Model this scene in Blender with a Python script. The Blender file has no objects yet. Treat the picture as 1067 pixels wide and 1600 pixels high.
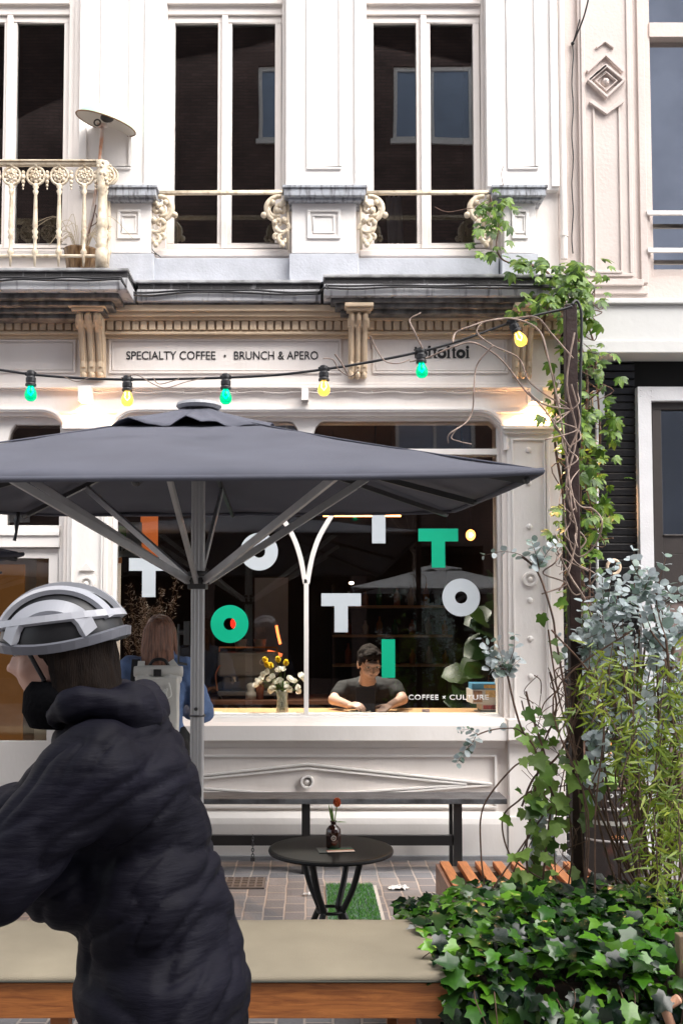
import bpy, bmesh, math, random
from mathutils import Vector as V, Matrix, noise
from math import radians, sin, cos, pi, tan, sqrt, atan2
C = bpy.context.scene.collection
SC = bpy.context.scene
# ---------------------------------------------------------------- camera
D0, H, F, CX, CY, TH = 7.1, 1.65, 1556.0, 480.0, 890.5, radians(3)
cam = bpy.data.cameras.new('camera'); co = bpy.data.objects.new('camera', cam); C.objects.link(co)
co.location = (0, -D0, H); co.rotation_euler = (radians(90) + TH, 0, 0)
cam.sensor_width = 36; cam.lens = 36 * F / 1600
cam.shift_x = (533.5 - CX) / 1600; cam.shift_y = (CY - 800) / 1600
cam.clip_end = 400; cam.clip_start = .05
SC.camera = co
# ---------------------------------------------------------------- light
EL, AZ = radians(46), radians(140)     # soft light down the street from the right, over the roofs
w = bpy.data.worlds.new('World'); SC.world = w; w.use_nodes = True
nt = w.node_tree; bg = nt.nodes['Background']
sky = nt.nodes.new('ShaderNodeTexSky'); sky.sky_type = 'NISHITA'; sky.sun_disc = False
sky.sun_elevation = EL; sky.sun_rotation = AZ; sky.air_density = 1.0; sky.dust_density = 4.0; sky.ozone_density = 1.0
hs = nt.nodes.new('ShaderNodeHueSaturation'); hs.inputs['Saturation'].default_value = .3
nt.links.new(sky.outputs[0], hs.inputs['Color']); nt.links.new(hs.outputs[0], bg.inputs[0])
bg.inputs[1].default_value = .15
sl = bpy.data.lights.new('sun', 'SUN'); so = bpy.data.objects.new('sun', sl); C.objects.link(so)
sl.energy = 2.1; sl.angle = radians(70); sl.color = (1, .95, .9)
so.rotation_euler = V((sin(AZ) * cos(EL), cos(AZ) * cos(EL), sin(EL))).to_track_quat('Z', 'Y').to_euler()
SC.view_settings.view_transform = 'Standard'; SC.view_settings.look = 'None'
SC.view_settings.exposure = 1.47; SC.view_settings.gamma = 1
SC.render.engine = 'CYCLES'
SC.cycles.use_denoising = True; SC.cycles.max_bounces = 7; SC.cycles.transparent_max_bounces = 16
SC.cycles.caustics_reflective = False; SC.cycles.caustics_refractive = False
SC.cycles.sample_clamp_indirect = 6

def P(px, py, Y):
    """point on the plane Y seen at photo pixel px,py"""
    u = (px - CX) / F; v = -(py - CY) / F
    t = (Y + D0) / (cos(TH) - v * sin(TH))
    return V((u * t, Y, H + (sin(TH) + v * cos(TH)) * t))
def X(px, py=800, Y=0): return P(px, py, Y).x
def Z(py, Y=0): return P(480, py, Y).z
R_ = random.Random(7)
# ---------------------------------------------------------------- materials
MATS = {}
def newmat(name):
    m = bpy.data.materials.new(name); m.use_nodes = True; MATS[name] = m
    return m, m.node_tree, m.node_tree.nodes['Principled BSDF']
def M(name, col, rough=.5, metal=0, var=.12, scale=6, bump=0, bscale=80, col2=None, stretch=(1, 1, 1), cov=(.35, .65), emit=None, es=0, coat=0, spec=None):
    if name in MATS: return MATS[name]
    m, t, b = newmat(name); N = t.nodes; L = t.links
    b.inputs['Roughness'].default_value = rough; b.inputs['Metallic'].default_value = metal
    if coat: b.inputs['Coat Weight'].default_value = coat
    if spec is not None: b.inputs['Specular IOR Level'].default_value = spec
    tc = N.new('ShaderNodeTexCoord'); mp = N.new('ShaderNodeMapping'); mp.inputs['Scale'].default_value = stretch
    L.new(tc.outputs['Object'], mp.inputs[0])
    n = N.new('ShaderNodeTexNoise'); n.inputs['Scale'].default_value = scale; n.inputs['Detail'].default_value = 6
    L.new(mp.outputs[0], n.inputs['Vector'])
    r = N.new('ShaderNodeValToRGB'); L.new(n.outputs['Fac'], r.inputs[0])
    c2 = col2 or tuple(c * (1 - var) for c in col)
    r.color_ramp.elements[0].position = cov[0]; r.color_ramp.elements[1].position = cov[1]
    r.color_ramp.elements[0].color = (*c2, 1); r.color_ramp.elements[1].color = (*col, 1)
    L.new(r.outputs[0], b.inputs['Base Color'])
    if bump:
        n2 = N.new('ShaderNodeTexNoise'); n2.inputs['Scale'].default_value = bscale; n2.inputs['Detail'].default_value = 5
        L.new(mp.outputs[0], n2.inputs['Vector'])
        bp = N.new('ShaderNodeBump'); bp.inputs['Strength'].default_value = bump; bp.inputs['Distance'].default_value = .01
        L.new(n2.outputs['Fac'], bp.inputs['Height']); L.new(bp.outputs[0], b.inputs['Normal'])
    if emit: b.inputs['Emission Color'].default_value = (*emit, 1); b.inputs['Emission Strength'].default_value = es
    return m
def wood(name, c1, c2, rough=.45, sc=(1.5, 18, 18)):
    m, t, b = newmat(name); N = t.nodes; L = t.links
    tc = N.new('ShaderNodeTexCoord'); mp = N.new('ShaderNodeMapping'); mp.inputs['Scale'].default_value = sc
    L.new(tc.outputs['Object'], mp.inputs[0])
    n = N.new('ShaderNodeTexNoise'); n.inputs['Scale'].default_value = 2.6; n.inputs['Detail'].default_value = 12; n.inputs['Roughness'].default_value = .65; n.inputs['Distortion'].default_value = 1.6
    L.new(mp.outputs[0], n.inputs['Vector'])
    r = N.new('ShaderNodeValToRGB'); L.new(n.outputs['Fac'], r.inputs[0])
    r.color_ramp.elements[0].position = .3; r.color_ramp.elements[1].position = .7
    r.color_ramp.elements[0].color = (*c1, 1); r.color_ramp.elements[1].color = (*c2, 1)
    L.new(r.outputs[0], b.inputs['Base Color']); b.inputs['Roughness'].default_value = rough
    bp = N.new('ShaderNodeBump'); bp.inputs['Strength'].default_value = .25; bp.inputs['Distance'].default_value = .005
    L.new(n.outputs['Fac'], bp.inputs['Height']); L.new(bp.outputs[0], b.inputs['Normal'])
    return m
def foliage(name, cols, rough=.45, trans=.3):
    m, t, b = newmat(name); N = t.nodes; L = t.links
    g = N.new('ShaderNodeNewGeometry'); r = N.new('ShaderNodeValToRGB'); L.new(g.outputs['Random Per Island'], r.inputs[0])
    e = r.color_ramp.elements
    while len(e) < len(cols): e.new(.5)
    for i, c in enumerate(cols): e[i].position = i / (len(cols) - 1); e[i].color = (*c, 1)
    tc = N.new('ShaderNodeTexCoord'); n = N.new('ShaderNodeTexNoise'); n.inputs['Scale'].default_value = 60; L.new(tc.outputs['Object'], n.inputs['Vector'])
    mx = N.new('ShaderNodeMix'); mx.data_type = 'RGBA'; mx.blend_type = 'MULTIPLY'; mx.inputs[0].default_value = .5
    L.new(r.outputs[0], mx.inputs[6]); L.new(n.outputs['Fac'], mx.inputs[7])
    L.new(mx.outputs[2], b.inputs['Base Color']); b.inputs['Roughness'].default_value = rough
    tr = N.new('ShaderNodeBsdfTranslucent'); L.new(r.outputs[0], tr.inputs['Color'])
    ms = N.new('ShaderNodeMixShader'); ms.inputs[0].default_value = trans
    L.new(b.outputs[0], ms.inputs[1]); L.new(tr.outputs[0], ms.inputs[2])
    L.new(ms.outputs[0], N['Material Output'].inputs['Surface'])
    return m
def glassmat(name, ior=1.55, tint=(.93, .95, .95), rough=0.0):
    m, t, b = newmat(name); N = t.nodes; L = t.links; N.remove(b)
    tr = N.new('ShaderNodeBsdfTransparent'); tr.inputs[0].default_value = (*tint, 1)
    gl = N.new('ShaderNodeBsdfGlossy'); gl.inputs['Roughness'].default_value = rough
    fr = N.new('ShaderNodeFresnel'); fr.inputs['IOR'].default_value = ior
    n = N.new('ShaderNodeTexNoise'); n.inputs['Scale'].default_value = .9; n.inputs['Detail'].default_value = 1
    tc = N.new('ShaderNodeTexCoord'); L.new(tc.outputs['Object'], n.inputs['Vector'])
    bp = N.new('ShaderNodeBump'); bp.inputs['Strength'].default_value = .03; bp.inputs['Distance'].default_value = .05
    L.new(n.outputs['Fac'], bp.inputs['Height']); L.new(bp.outputs[0], gl.inputs['Normal'])
    mx = N.new('ShaderNodeMixShader'); L.new(fr.outputs[0], mx.inputs[0]); L.new(tr.outputs[0], mx.inputs[1]); L.new(gl.outputs[0], mx.inputs[2])
    L.new(mx.outputs[0], N['Material Output'].inputs['Surface'])
    return m
def milky(name, col, mix=.3):
    m, t, b = newmat(name); N = t.nodes; L = t.links
    b.inputs['Base Color'].default_value = (*col, 1); b.inputs['Roughness'].default_value = .1
    tr = N.new('ShaderNodeBsdfTransparent'); mx = N.new('ShaderNodeMixShader'); mx.inputs[0].default_value = mix
    L.new(tr.outputs[0], mx.inputs[1]); L.new(b.outputs[0], mx.inputs[2]); L.new(mx.outputs[0], N['Material Output'].inputs['Surface'])
    return m
def brickmat(name, c1, c2, mortar, sx=4.6, rot=(0, 0, 0), bw=.5, bh=.25, ms=.02, rough=.85, bump=.5, off=.5, plane='XZ'):
    m, t, b = newmat(name); N = t.nodes; L = t.links
    tc = N.new('ShaderNodeTexCoord'); sp = N.new('ShaderNodeSeparateXYZ'); cb = N.new('ShaderNodeCombineXYZ')
    L.new(tc.outputs['Object'], sp.inputs[0])
    a, c = {'XZ': ('X', 'Z'), 'YX': ('Y', 'X')}[plane]
    L.new(sp.outputs[a], cb.inputs[0]); L.new(sp.outputs[c], cb.inputs[1])
    br = N.new('ShaderNodeTexBrick'); L.new(cb.outputs[0], br.inputs['Vector'])
    # gentle wobble so that joints are not ruler straight
    nz = N.new('ShaderNodeTexNoise'); nz.inputs['Scale'].default_value = 5; L.new(cb.outputs[0], nz.inputs['Vector'])
    va = N.new('ShaderNodeVectorMath'); va.operation = 'MULTIPLY_ADD'; va.inputs[1].default_value = (.02, .02, 0)
    L.new(nz.outputs['Color'], va.inputs[0]); L.new(cb.outputs[0], va.inputs[2]); L.new(va.outputs[0], br.inputs['Vector'])
    br.inputs['Scale'].default_value = sx; br.inputs['Brick Width'].default_value = bw; br.inputs['Row Height'].default_value = bh
    br.inputs['Mortar Size'].default_value = ms; br.offset = off; br.inputs['Mortar Smooth'].default_value = .3
    br.inputs['Color1'].default_value = (*c1, 1); br.inputs['Color2'].default_value = (*c2, 1); br.inputs['Mortar'].default_value = (*mortar, 1)
    n = N.new('ShaderNodeTexNoise'); n.inputs['Scale'].default_value = 1.7; n.inputs['Detail'].default_value = 8; L.new(tc.outputs['Object'], n.inputs['Vector'])
    r = N.new('ShaderNodeMapRange'); r.inputs[1].default_value = .3; r.inputs[2].default_value = .7; r.inputs[3].default_value = .65; r.inputs[4].default_value = 1.15
    L.new(n.outputs['Fac'], r.inputs[0])
    mx = N.new('ShaderNodeVectorMath'); mx.operation = 'SCALE'; L.new(br.outputs[0], mx.inputs[0]); L.new(r.outputs[0], mx.inputs['Scale'])
    L.new(mx.outputs[0], b.inputs['Base Color']); b.inputs['Roughness'].default_value = rough
    n3 = N.new('ShaderNodeTexNoise'); n3.inputs['Scale'].default_value = 70; L.new(tc.outputs['Object'], n3.inputs['Vector'])
    ad = N.new('ShaderNodeMath'); ad.operation = 'MULTIPLY_ADD'; ad.inputs[1].default_value = -1.0; L.new(br.outputs['Fac'], ad.inputs[0])
    sc2 = N.new('ShaderNodeMath'); sc2.operation = 'MULTIPLY'; sc2.inputs[1].default_value = .4; L.new(n3.outputs['Fac'], sc2.inputs[0]); L.new(sc2.outputs[0], ad.inputs[2])
    bp = N.new('ShaderNodeBump'); bp.inputs['Strength'].default_value = bump; bp.inputs['Distance'].default_value = .012
    L.new(ad.outputs[0], bp.inputs['Height']); L.new(bp.outputs[0], b.inputs['Normal'])
    return m
CREAM = M('cream_paint', (.765, .71, .67), .6, col2=(.69, .63, .585), scale=1.8, stretch=(1.8, 2, .8), cov=(.26, .5), bump=.15, bscale=22)
WHITE = M('white_paint', (.80, .768, .74), .55, col2=(.735, .695, .66), scale=2.0, stretch=(1.8, 2, .8), cov=(.24, .46), bump=.12, bscale=26)
PINK = M('rosy_render', (.62, .54, .50), .8, var=.12, scale=1.4, bump=.3, bscale=40)
TAN = M('tan_paint', (.60, .465, .325), .55, var=.14, scale=5, bump=.12, bscale=30)
IRON = M('cream_iron', (.66, .565, .43), .5, var=.4, scale=25, col2=(.42, .31, .19), cov=(.25, .5), bump=.3, bscale=60)
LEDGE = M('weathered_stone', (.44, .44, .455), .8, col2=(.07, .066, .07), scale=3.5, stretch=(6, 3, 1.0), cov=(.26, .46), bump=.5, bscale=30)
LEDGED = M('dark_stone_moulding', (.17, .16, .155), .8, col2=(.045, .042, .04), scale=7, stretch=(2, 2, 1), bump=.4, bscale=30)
BLUESTONE = M('blue_stone', (.5, .52, .57), .7, var=.16, scale=7, bump=.25, bscale=60)
CAPSTONE = M('cap_stone', (.40, .42, .46), .75, col2=(.14, .14, .15), scale=9, stretch=(5, 2, 1.2), cov=(.3, .55), bump=.5, bscale=40)
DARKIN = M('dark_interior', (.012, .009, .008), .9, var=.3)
BROWNIN = M('brown_interior', (.05, .03, .022), .8, var=.3, scale=3)
GLASS = glassmat('window_glass', 1.95)
SHOPGLASS = glassmat('shop_glass', 1.72)
CLEAR = glassmat('clear_glass', 1.45, (.97, .99, .97))
BLACK = M('black_paint', (.012, .012, .013), .35, var=.2, bump=.1, bscale=120)
CLAD = M('black_cladding', (.012, .011, .011), .3, var=.3, scale=10, bump=.25, bscale=40)
BROWNPOST = M('rust_brown_paint', (.035, .014, .011), .5, var=.45, scale=14, bump=.3, bscale=50)
DOORBROWN = M('dark_brown_door', (.035, .027, .024), .45, var=.2, bump=.1)
GREYBEAM = M('pale_grey_paint', (.60, .60, .585), .6, var=.06, scale=2.5, bump=.15, bscale=20)
FABRIC = M('umbrella_fabric', (.098, .102, .132), .85, var=.2, scale=2.5, bump=.25, bscale=400)
ALU = M('grey_aluminium', (.55, .55, .555), .42, metal=.35, var=.12, scale=12, stretch=(1, 1, .1))
ALUD = M('dark_aluminium', (.10, .10, .10), .45, metal=.5, var=.2)
ORANGEWOOD = wood('orange_wood', (.2, .06, .018), (.52, .19, .05))
ORANGEWOODY = wood('orange_wood_slats', (.2, .075, .03), (.5, .2, .07), sc=(18, 1.5, 18))
COUNTERWOOD = wood('counter_wood', (.5, .29, .13), (.68, .42, .22))
DARKWOOD = wood('dark_wood', (.035, .02, .014), (.09, .05, .035))
CUSHION = M('sage_cushion', (.35, .30, .215), .85, var=.18, scale=3, bump=.6, bscale=420)
LETTERW = M('white_vinyl', (.52, .57, .61), .4, var=.02)
LETTERG = M('green_vinyl', (.0, .42, .235), .4, var=.05)
INK = M('black_ink', (.01, .01, .01), .5)
STEM = M('brown_stem', (.16, .09, .06), .7, var=.5, scale=30)
STEMP = M('pale_stem', (.42, .31, .25), .6, var=.5, scale=30)
STEMG = M('green_stem', (.14, .24, .05), .6, var=.3, scale=30)
CABLE = M('black_cable', (.02, .02, .022), .4)
CABLEW = M('pale_cable', (.7, .67, .62), .5)
F_CREEP = foliage('creeper_leaves', [(.02, .055, .006), (.10, .22, .015), (.22, .38, .04), (.04, .11, .012), (.27, .40, .05), (.025, .07, .01), (.13, .27, .02)])
F_IVY = foliage('ivy_leaves', [(.006, .016, .007), (.012, .045, .008), (.07, .23, .015), (.016, .026, .024), (.20, .46, .04), (.008, .028, .006), (.03, .12, .01), (.12, .34, .02), (.007, .02, .01), (.01, .03, .012), (.006, .018, .007)], rough=.22, trans=.12)
F_EUC = foliage('eucalyptus_leaves', [(.50, .60, .62), (.66, .74, .76), (.22, .33, .26), (.75, .82, .85), (.6, .68, .7), (.18, .3, .18)], trans=.2)
F_BAM = foliage('bamboo_leaves', [(.08, .15, .012), (.27, .40, .03), (.42, .48, .05), (.15, .26, .02), (.34, .44, .04)], trans=.35)
F_HOP = foliage('vine_leaves', [(.06, .15, .02), (.2, .38, .05), (.33, .5, .12), (.04, .09, .02)], trans=.3)
F_FIG = foliage('fig_leaves', [(.01, .03, .008), (.03, .07, .014), (.06, .11, .02)], rough=.3, trans=.1)
F_DRY = foliage('dried_flowers', [(.4, .3, .24), (.3, .2, .15), (.55, .45, .4), (.2, .14, .08)], trans=.2)
SKIN = M('skin', (.62, .36, .27), .5, var=.12, scale=10)
SKIN2 = M('skin_warm', (.60, .385, .30), .5, var=.15, scale=10)
TSHIRT = M('black_cotton', (.012, .012, .013), .85, var=.3, bump=.2, bscale=200)
NAVY = M('navy_jacket', (.0085, .008, .0155), .6, var=.45, scale=3, stretch=(.6, .6, 3), bump=.5, bscale=18, spec=.12)
TROUSER = M('black_trousers', (.005, .005, .006), .85, var=.3)
DENIM = M('blue_denim', (.13, .215, .42), .85, var=.35, scale=14, bump=.5, bscale=220)
PALEPACK = M('pale_grey_canvas', (.60, .59, .55), .7, var=.12, scale=6, bump=.2, bscale=150)
WEBBING = M('off_white_webbing', (.8, .8, .75), .7, var=.08)
HAIRD = M('dark_hair', (.014, .008, .005), .8, spec=.15, col2=(.008, .005, .004), scale=25, stretch=(4, 4, .5), bump=.5, bscale=90)
HAIRB = M('brown_hair', (.27, .12, .07), .38, col2=(.09, .035, .02), scale=16, stretch=(6, 6, .35), cov=(.35, .6), bump=.6, bscale=60)
HELMW = M('silver_white_plastic', (.47, .48, .52), .25, var=.15)
PLBLACK = M('black_plastic', (.015, .015, .017), .4)
STEEL = M('brushed_steel', (.5, .48, .46), .3, metal=.9, var=.2)
COPPER = M('copper', (.8, .3, .12), .3, metal=.9, var=.2)
# ---------------------------------------------------------------- builders
def tag(o, label=None, cat=None, group=None, kind=None):
    if label: o['label'] = label
    if cat: o['category'] = cat
    if group: o['group'] = group
    if kind: o['kind'] = kind
    return o
def thing(name, label, cat, loc=(0, 0, 0), rz=0, group=None, world=False):
    o = bpy.data.objects.new(name, None); C.objects.link(o)
    if world: WORLD.add(o.name)
    o.location = loc; o.rotation_euler = (0, 0, rz)
    o.empty_display_size = .1
    return tag(o, label, cat, group)
def copy_tree(o, parent=None, loc=None, rz=None, label=None):
    c = o.copy(); C.objects.link(c)
    if parent: c.parent = parent
    if loc is not None: c.location = loc
    if rz is not None: c.rotation_euler = (0, 0, rz)
    if label: c['label'] = label
    for ch in [x for x in bpy.data.objects if x.parent == o]: copy_tree(ch, c)
    return c
class MB:
    def __init__(s): s.b = bmesh.new(); s.tf = None
    def v(s, p): return s.b.verts.new(s.tf(V(p)) if s.tf else p)
    def f(s, vs):
        try: return s.b.faces.new(vs)
        except ValueError: return None
    def box(s, x0, x1, y0, y1, z0, z1):
        x0, x1 = sorted((x0, x1)); y0, y1 = sorted((y0, y1)); z0, z1 = sorted((z0, z1))
        q = [s.v((x, y, z)) for x in (x0, x1) for y in (y0, y1) for z in (z0, z1)]
        for i in ((0, 1, 3, 2), (4, 6, 7, 5), (0, 4, 5, 1), (2, 3, 7, 6), (0, 2, 6, 4), (1, 5, 7, 3)): s.f([q[j] for j in i])
        return s
    def pbox(s, a, b, c, d, Yf, Yb):
        """front face spans photo pixels a..c by b..d on the plane Yf"""
        return s.box(X(a, (b + d) / 2, Yf), X(c, (b + d) / 2, Yf), Yf, Yb, Z(d, Yf), Z(b, Yf))
    def prism(s, pts, y0, y1):
        """outline in x,z pushed through y0..y1"""
        f = [s.v((p[0], y0, p[1])) for p in pts]; g = [s.v((p[0], y1, p[1])) for p in pts]
        n = len(pts); a = s.f(f); b = s.f(g[::-1])
        for i in range(n): s.f([f[i], g[i], g[(i + 1) % n], f[(i + 1) % n]])
        return s
    def prismx(s, pts, x0, x1):
        """outline in y,z pushed through x0..x1"""
        f = [s.v((x0, p[0], p[1])) for p in pts]; g = [s.v((x1, p[0], p[1])) for p in pts]
        n = len(pts); s.f(f); s.f(g[::-1])
        for i in range(n): s.f([f[i], g[i], g[(i + 1) % n], f[(i + 1) % n]])
        return s
    def bar(s, p, q, w, h, up=(0, 0, 1)):
        p, q = V(p), V(q); d = (q - p).normalized(); a = d.cross(V(up))
        if a.length < 1e-4: a = d.cross(V((0, 1, 0)))
        a.normalize(); b = a.cross(d).normalized()
        k = [s.v(c + a * (i * w / 2) + b * (j * h / 2)) for c in (p, q) for i, j in ((-1, -1), (1, -1), (1, 1), (-1, 1))]
        for i in ((0, 1, 2, 3), (7, 6, 5, 4), (0, 4, 5, 1), (1, 5, 6, 2), (2, 6, 7, 3), (3, 7, 4, 0)): s.f([k[j] for j in i])
        return s
    def tube(s, pts, r, n=8, closed=False):
        pts = [V(p) for p in pts]; m = len(pts)
        rs = r if isinstance(r, (list, tuple)) else [r] * m
        rings = []; prev = None
        for i, p in enumerate(pts):
            if closed: d = pts[(i + 1) % m] - pts[i - 1]
            else: d = pts[min(i + 1, m - 1)] - pts[max(i - 1, 0)]
            d = d.normalized() if d.length > 1e-9 else V((0, 0, 1))
            if prev is None:
                a = d.cross(V((0, 0, 1)));
                if a.length < .05: a = d.cross(V((0, 1, 0)))
            else: a = prev - d * prev.dot(d)
            if a.length < 1e-6: a = d.orthogonal()
            a.normalize(); prev = a; b = d.cross(a)
            rings.append([s.v(p + (a * cos(2 * pi * k / n) + b * sin(2 * pi * k / n)) * rs[i]) for k in range(n)])
        for i in range(m if closed else m - 1):
            A, B = rings[i], rings[(i + 1) % m]
            for k in range(n): s.f([A[k], A[(k + 1) % n], B[(k + 1) % n], B[k]])
        if not closed: s.f(rings[0][::-1]); s.f(rings[-1])
        return s
    def lathe(s, prof, c=(0, 0, 0), n=20, axis='Z', cap=True):
        rings = []
        c = V(c)
        for r, h in prof:
            ring = []
            for k in range(n):
                a = 2 * pi * k / n
                p = V((r * cos(a), r * sin(a), h))
                if axis == 'Y': p = V((p.x, p.z, p.y))
                if axis == 'X': p = V((p.z, p.y, p.x))
                ring.append(s.v(c + p))
            rings.append(ring)
        for A, B in zip(rings, rings[1:]):
            for k in range(n): s.f([A[k], A[(k + 1) % n], B[(k + 1) % n], B[k]])
        if cap: s.f(rings[0][::-1]); s.f(rings[-1])
        return s
    def ball(s, c, r, n=12, m=8, rot=None):
        r = V(r) if hasattr(r, '__len__') else V((r, r, r)); c = V(c)
        def pt(a, t):
            p = V((r.x * sin(t) * cos(a), r.y * sin(t) * sin(a), r.z * cos(t)))
            if rot: p = rot @ p
            return s.v(c + p)
        top = pt(0, 0); bot = pt(0, pi)
        rings = [[pt(2 * pi * k / n, pi * j / m) for k in range(n)] for j in range(1, m)]
        for k in range(n):
            s.f([top, rings[0][k], rings[0][(k + 1) % n]]); s.f([bot, rings[-1][(k + 1) % n], rings[-1][k]])
        for A, B in zip(rings, rings[1:]):
            for k in range(n): s.f([A[k], B[k], B[(k + 1) % n], A[(k + 1) % n]])
        return s
    def cap(s, p, q, r0, r1, n=14):
        """limb: a tapered tube with round ends"""
        p, q = V(p), V(q); d = (q - p)
        s.ball(p, r0, n, 8); s.ball(q, r1, n, 8)
        if d.length > 1e-4: s.tube([p, q], [r0, r1], n)
        return s
    def ribbon(s, pts, w, y0, y1):
        """flat strip of width w following points in x,z, pushed through y0..y1"""
        pts = [V((p[0], p[1])) for p in pts]; L, Rr = [], []
        for i, p in enumerate(pts):
            d = (pts[min(i + 1, len(pts) - 1)] - pts[max(i - 1, 0)]).normalized(); nrm = V((-d.y, d.x)) * w / 2
            L.append(p + nrm); Rr.append(p - nrm)
        for i in range(len(pts) - 1):
            a = [L[i], L[i + 1], Rr[i + 1], Rr[i]]
            f = [s.v((q.x, y0, q.y)) for q in a]; g = [s.v((q.x, y1, q.y)) for q in a]
            s.f(f); s.f(g[::-1]); s.f([f[0], g[0], g[1], f[1]]); s.f([f[2], g[2], g[3], f[3]])
            if i == 0: s.f([f[3], g[3], g[0], f[0]])
            if i == len(pts) - 2: s.f([f[1], g[1], g[2], f[2]])
        return s
    def build(s, name, mat, parent=None, bev=0, smooth=False, local=None, weld=True):
        me = bpy.data.meshes.new(name)
        if weld: bmesh.ops.remove_doubles(s.b, verts=s.b.verts, dist=1e-5)
        bmesh.ops.recalc_face_normals(s.b, faces=s.b.faces)
        s.b.to_mesh(me); s.b.free()
        if smooth:
            for p in me.polygons: p.use_smooth = True
        return finish(name, me, mat, parent, bev)
WORLD = set()
def finish(name, me, mat, parent=None, bev=0):
    r = parent
    while r is not None and r.parent: r = r.parent
    if r is not None and r.name in WORLD: me.transform(Matrix.Translation(-r.location))
    o = bpy.data.objects.new(name, me); C.objects.link(o)
    if mat: me.materials.clear(); me.materials.append(mat)
    if parent: o.parent = parent
    if bev:
        b = o.modifiers.new('bevel', 'BEVEL'); b.width = bev; b.segments = 2; b.limit_method = 'ANGLE'; b.angle_limit = radians(40)
    return o
def organic(name, mb, mat, parent=None, voxel=.008, smooth=6, disp=None):
    """melt overlapping limbs into one continuous skin"""
    me = bpy.data.meshes.new(name); bmesh.ops.recalc_face_normals(mb.b, faces=mb.b.faces); mb.b.to_mesh(me); mb.b.free()
    o = bpy.data.objects.new('tmp', me); C.objects.link(o)
    r = o.modifiers.new('r', 'REMESH'); r.mode = 'VOXEL'; r.voxel_size = voxel; r.use_smooth_shade = True
    if smooth:
        s = o.modifiers.new('s', 'SMOOTH'); s.iterations = smooth; s.factor = .5
    dg = bpy.context.evaluated_depsgraph_get(); dg.update()
    m2 = bpy.data.meshes.new_from_object(o.evaluated_get(dg)); m2.name = name
    bpy.data.objects.remove(o); bpy.data.meshes.remove(me)
    if disp:
        nr = [v.normal.copy() for v in m2.vertices]
        for v, n in zip(m2.vertices, nr): v.co = v.co + n * disp(v.co)
    for p in m2.polygons: p.use_smooth = True
    return finish(name, m2, mat, parent)
def text(name, s, x0, z0, x1, z1, y, mat, parent, depth=.002, bold=0, space=1.0, turn=0):
    cu = bpy.data.curves.new(name, 'FONT'); cu.body = s; cu.size = 1; cu.space_character = space; cu.offset = bold; cu.extrude = .0
    o = bpy.data.objects.new('tmp', cu); C.objects.link(o)
    dg = bpy.context.evaluated_depsgraph_get(); dg.update()
    me = bpy.data.meshes.new_from_object(o.evaluated_get(dg)); bpy.data.objects.remove(o); bpy.data.curves.remove(cu)
    if turn:
        for v in me.vertices: v.co.x, v.co.y = v.co.x * cos(turn) - v.co.y * sin(turn), v.co.x * sin(turn) + v.co.y * cos(turn)
    xs = [v.co.x for v in me.vertices]; ys = [v.co.y for v in me.vertices]
    a, b, c, d = min(xs), max(xs), min(ys), max(ys)
    for v in me.vertices:
        v.co = V((x0 + (v.co.x - a) / (b - a) * (x1 - x0), y, z0 + (v.co.y - c) / (d - c) * (z1 - z0)))
    bm = bmesh.new(); bm.from_mesh(me)
    r = bmesh.ops.extrude_face_region(bm, geom=bm.faces[:])
    for v in [g for g in r['geom'] if isinstance(g, bmesh.types.BMVert)]: v.co.y -= depth
    bmesh.ops.recalc_face_normals(bm, faces=bm.faces); bm.to_mesh(me); bm.free(); me.name = name
    return finish(name, me, mat, parent)
def ring(cx, cz, ro, ri, n=40):
    return [(cx + ro * cos(2 * pi * k / n), cz + ro * sin(2 * pi * k / n)) for k in range(n + 1)] + [(cx + ri * cos(2 * pi * k / n), cz + ri * sin(2 * pi * k / n)) for k in range(n, -1, -1)]
def disc_ring(mb, cx, cz, ro, ri, y0, y1, n=36):
    for k in range(n):
        a, b = 2 * pi * k / n, 2 * pi * (k + 1) / n
        q = [(cx + r * cos(t), cz + r * sin(t)) for r, t in ((ro, a), (ro, b), (ri, b), (ri, a))]
        f = [mb.v((p[0], y0, p[1])) for p in q]; g = [mb.v((p[0], y1, p[1])) for p in q]
        mb.f(f); mb.f(g[::-1]); mb.f([f[0], g[0], g[1], f[1]]); mb.f([f[2], g[2], g[3], f[3]])
def bez(pts, n=8):
    """smooth curve through points"""
    pts = [V(p) for p in pts]; out = []
    for i in range(len(pts) - 1):
        p0, p1, p2, p3 = pts[max(i - 1, 0)], pts[i], pts[i + 1], pts[min(i + 2, len(pts) - 1)]
        for k in range(n):
            t = k / n
            out.append(.5 * ((2 * p1) + (p2 - p0) * t + (2 * p0 - 5 * p1 + 4 * p2 - p3) * t * t + (3 * p1 - p0 - 3 * p2 + p3) * t ** 3))
    out.append(pts[-1]); return out
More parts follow.
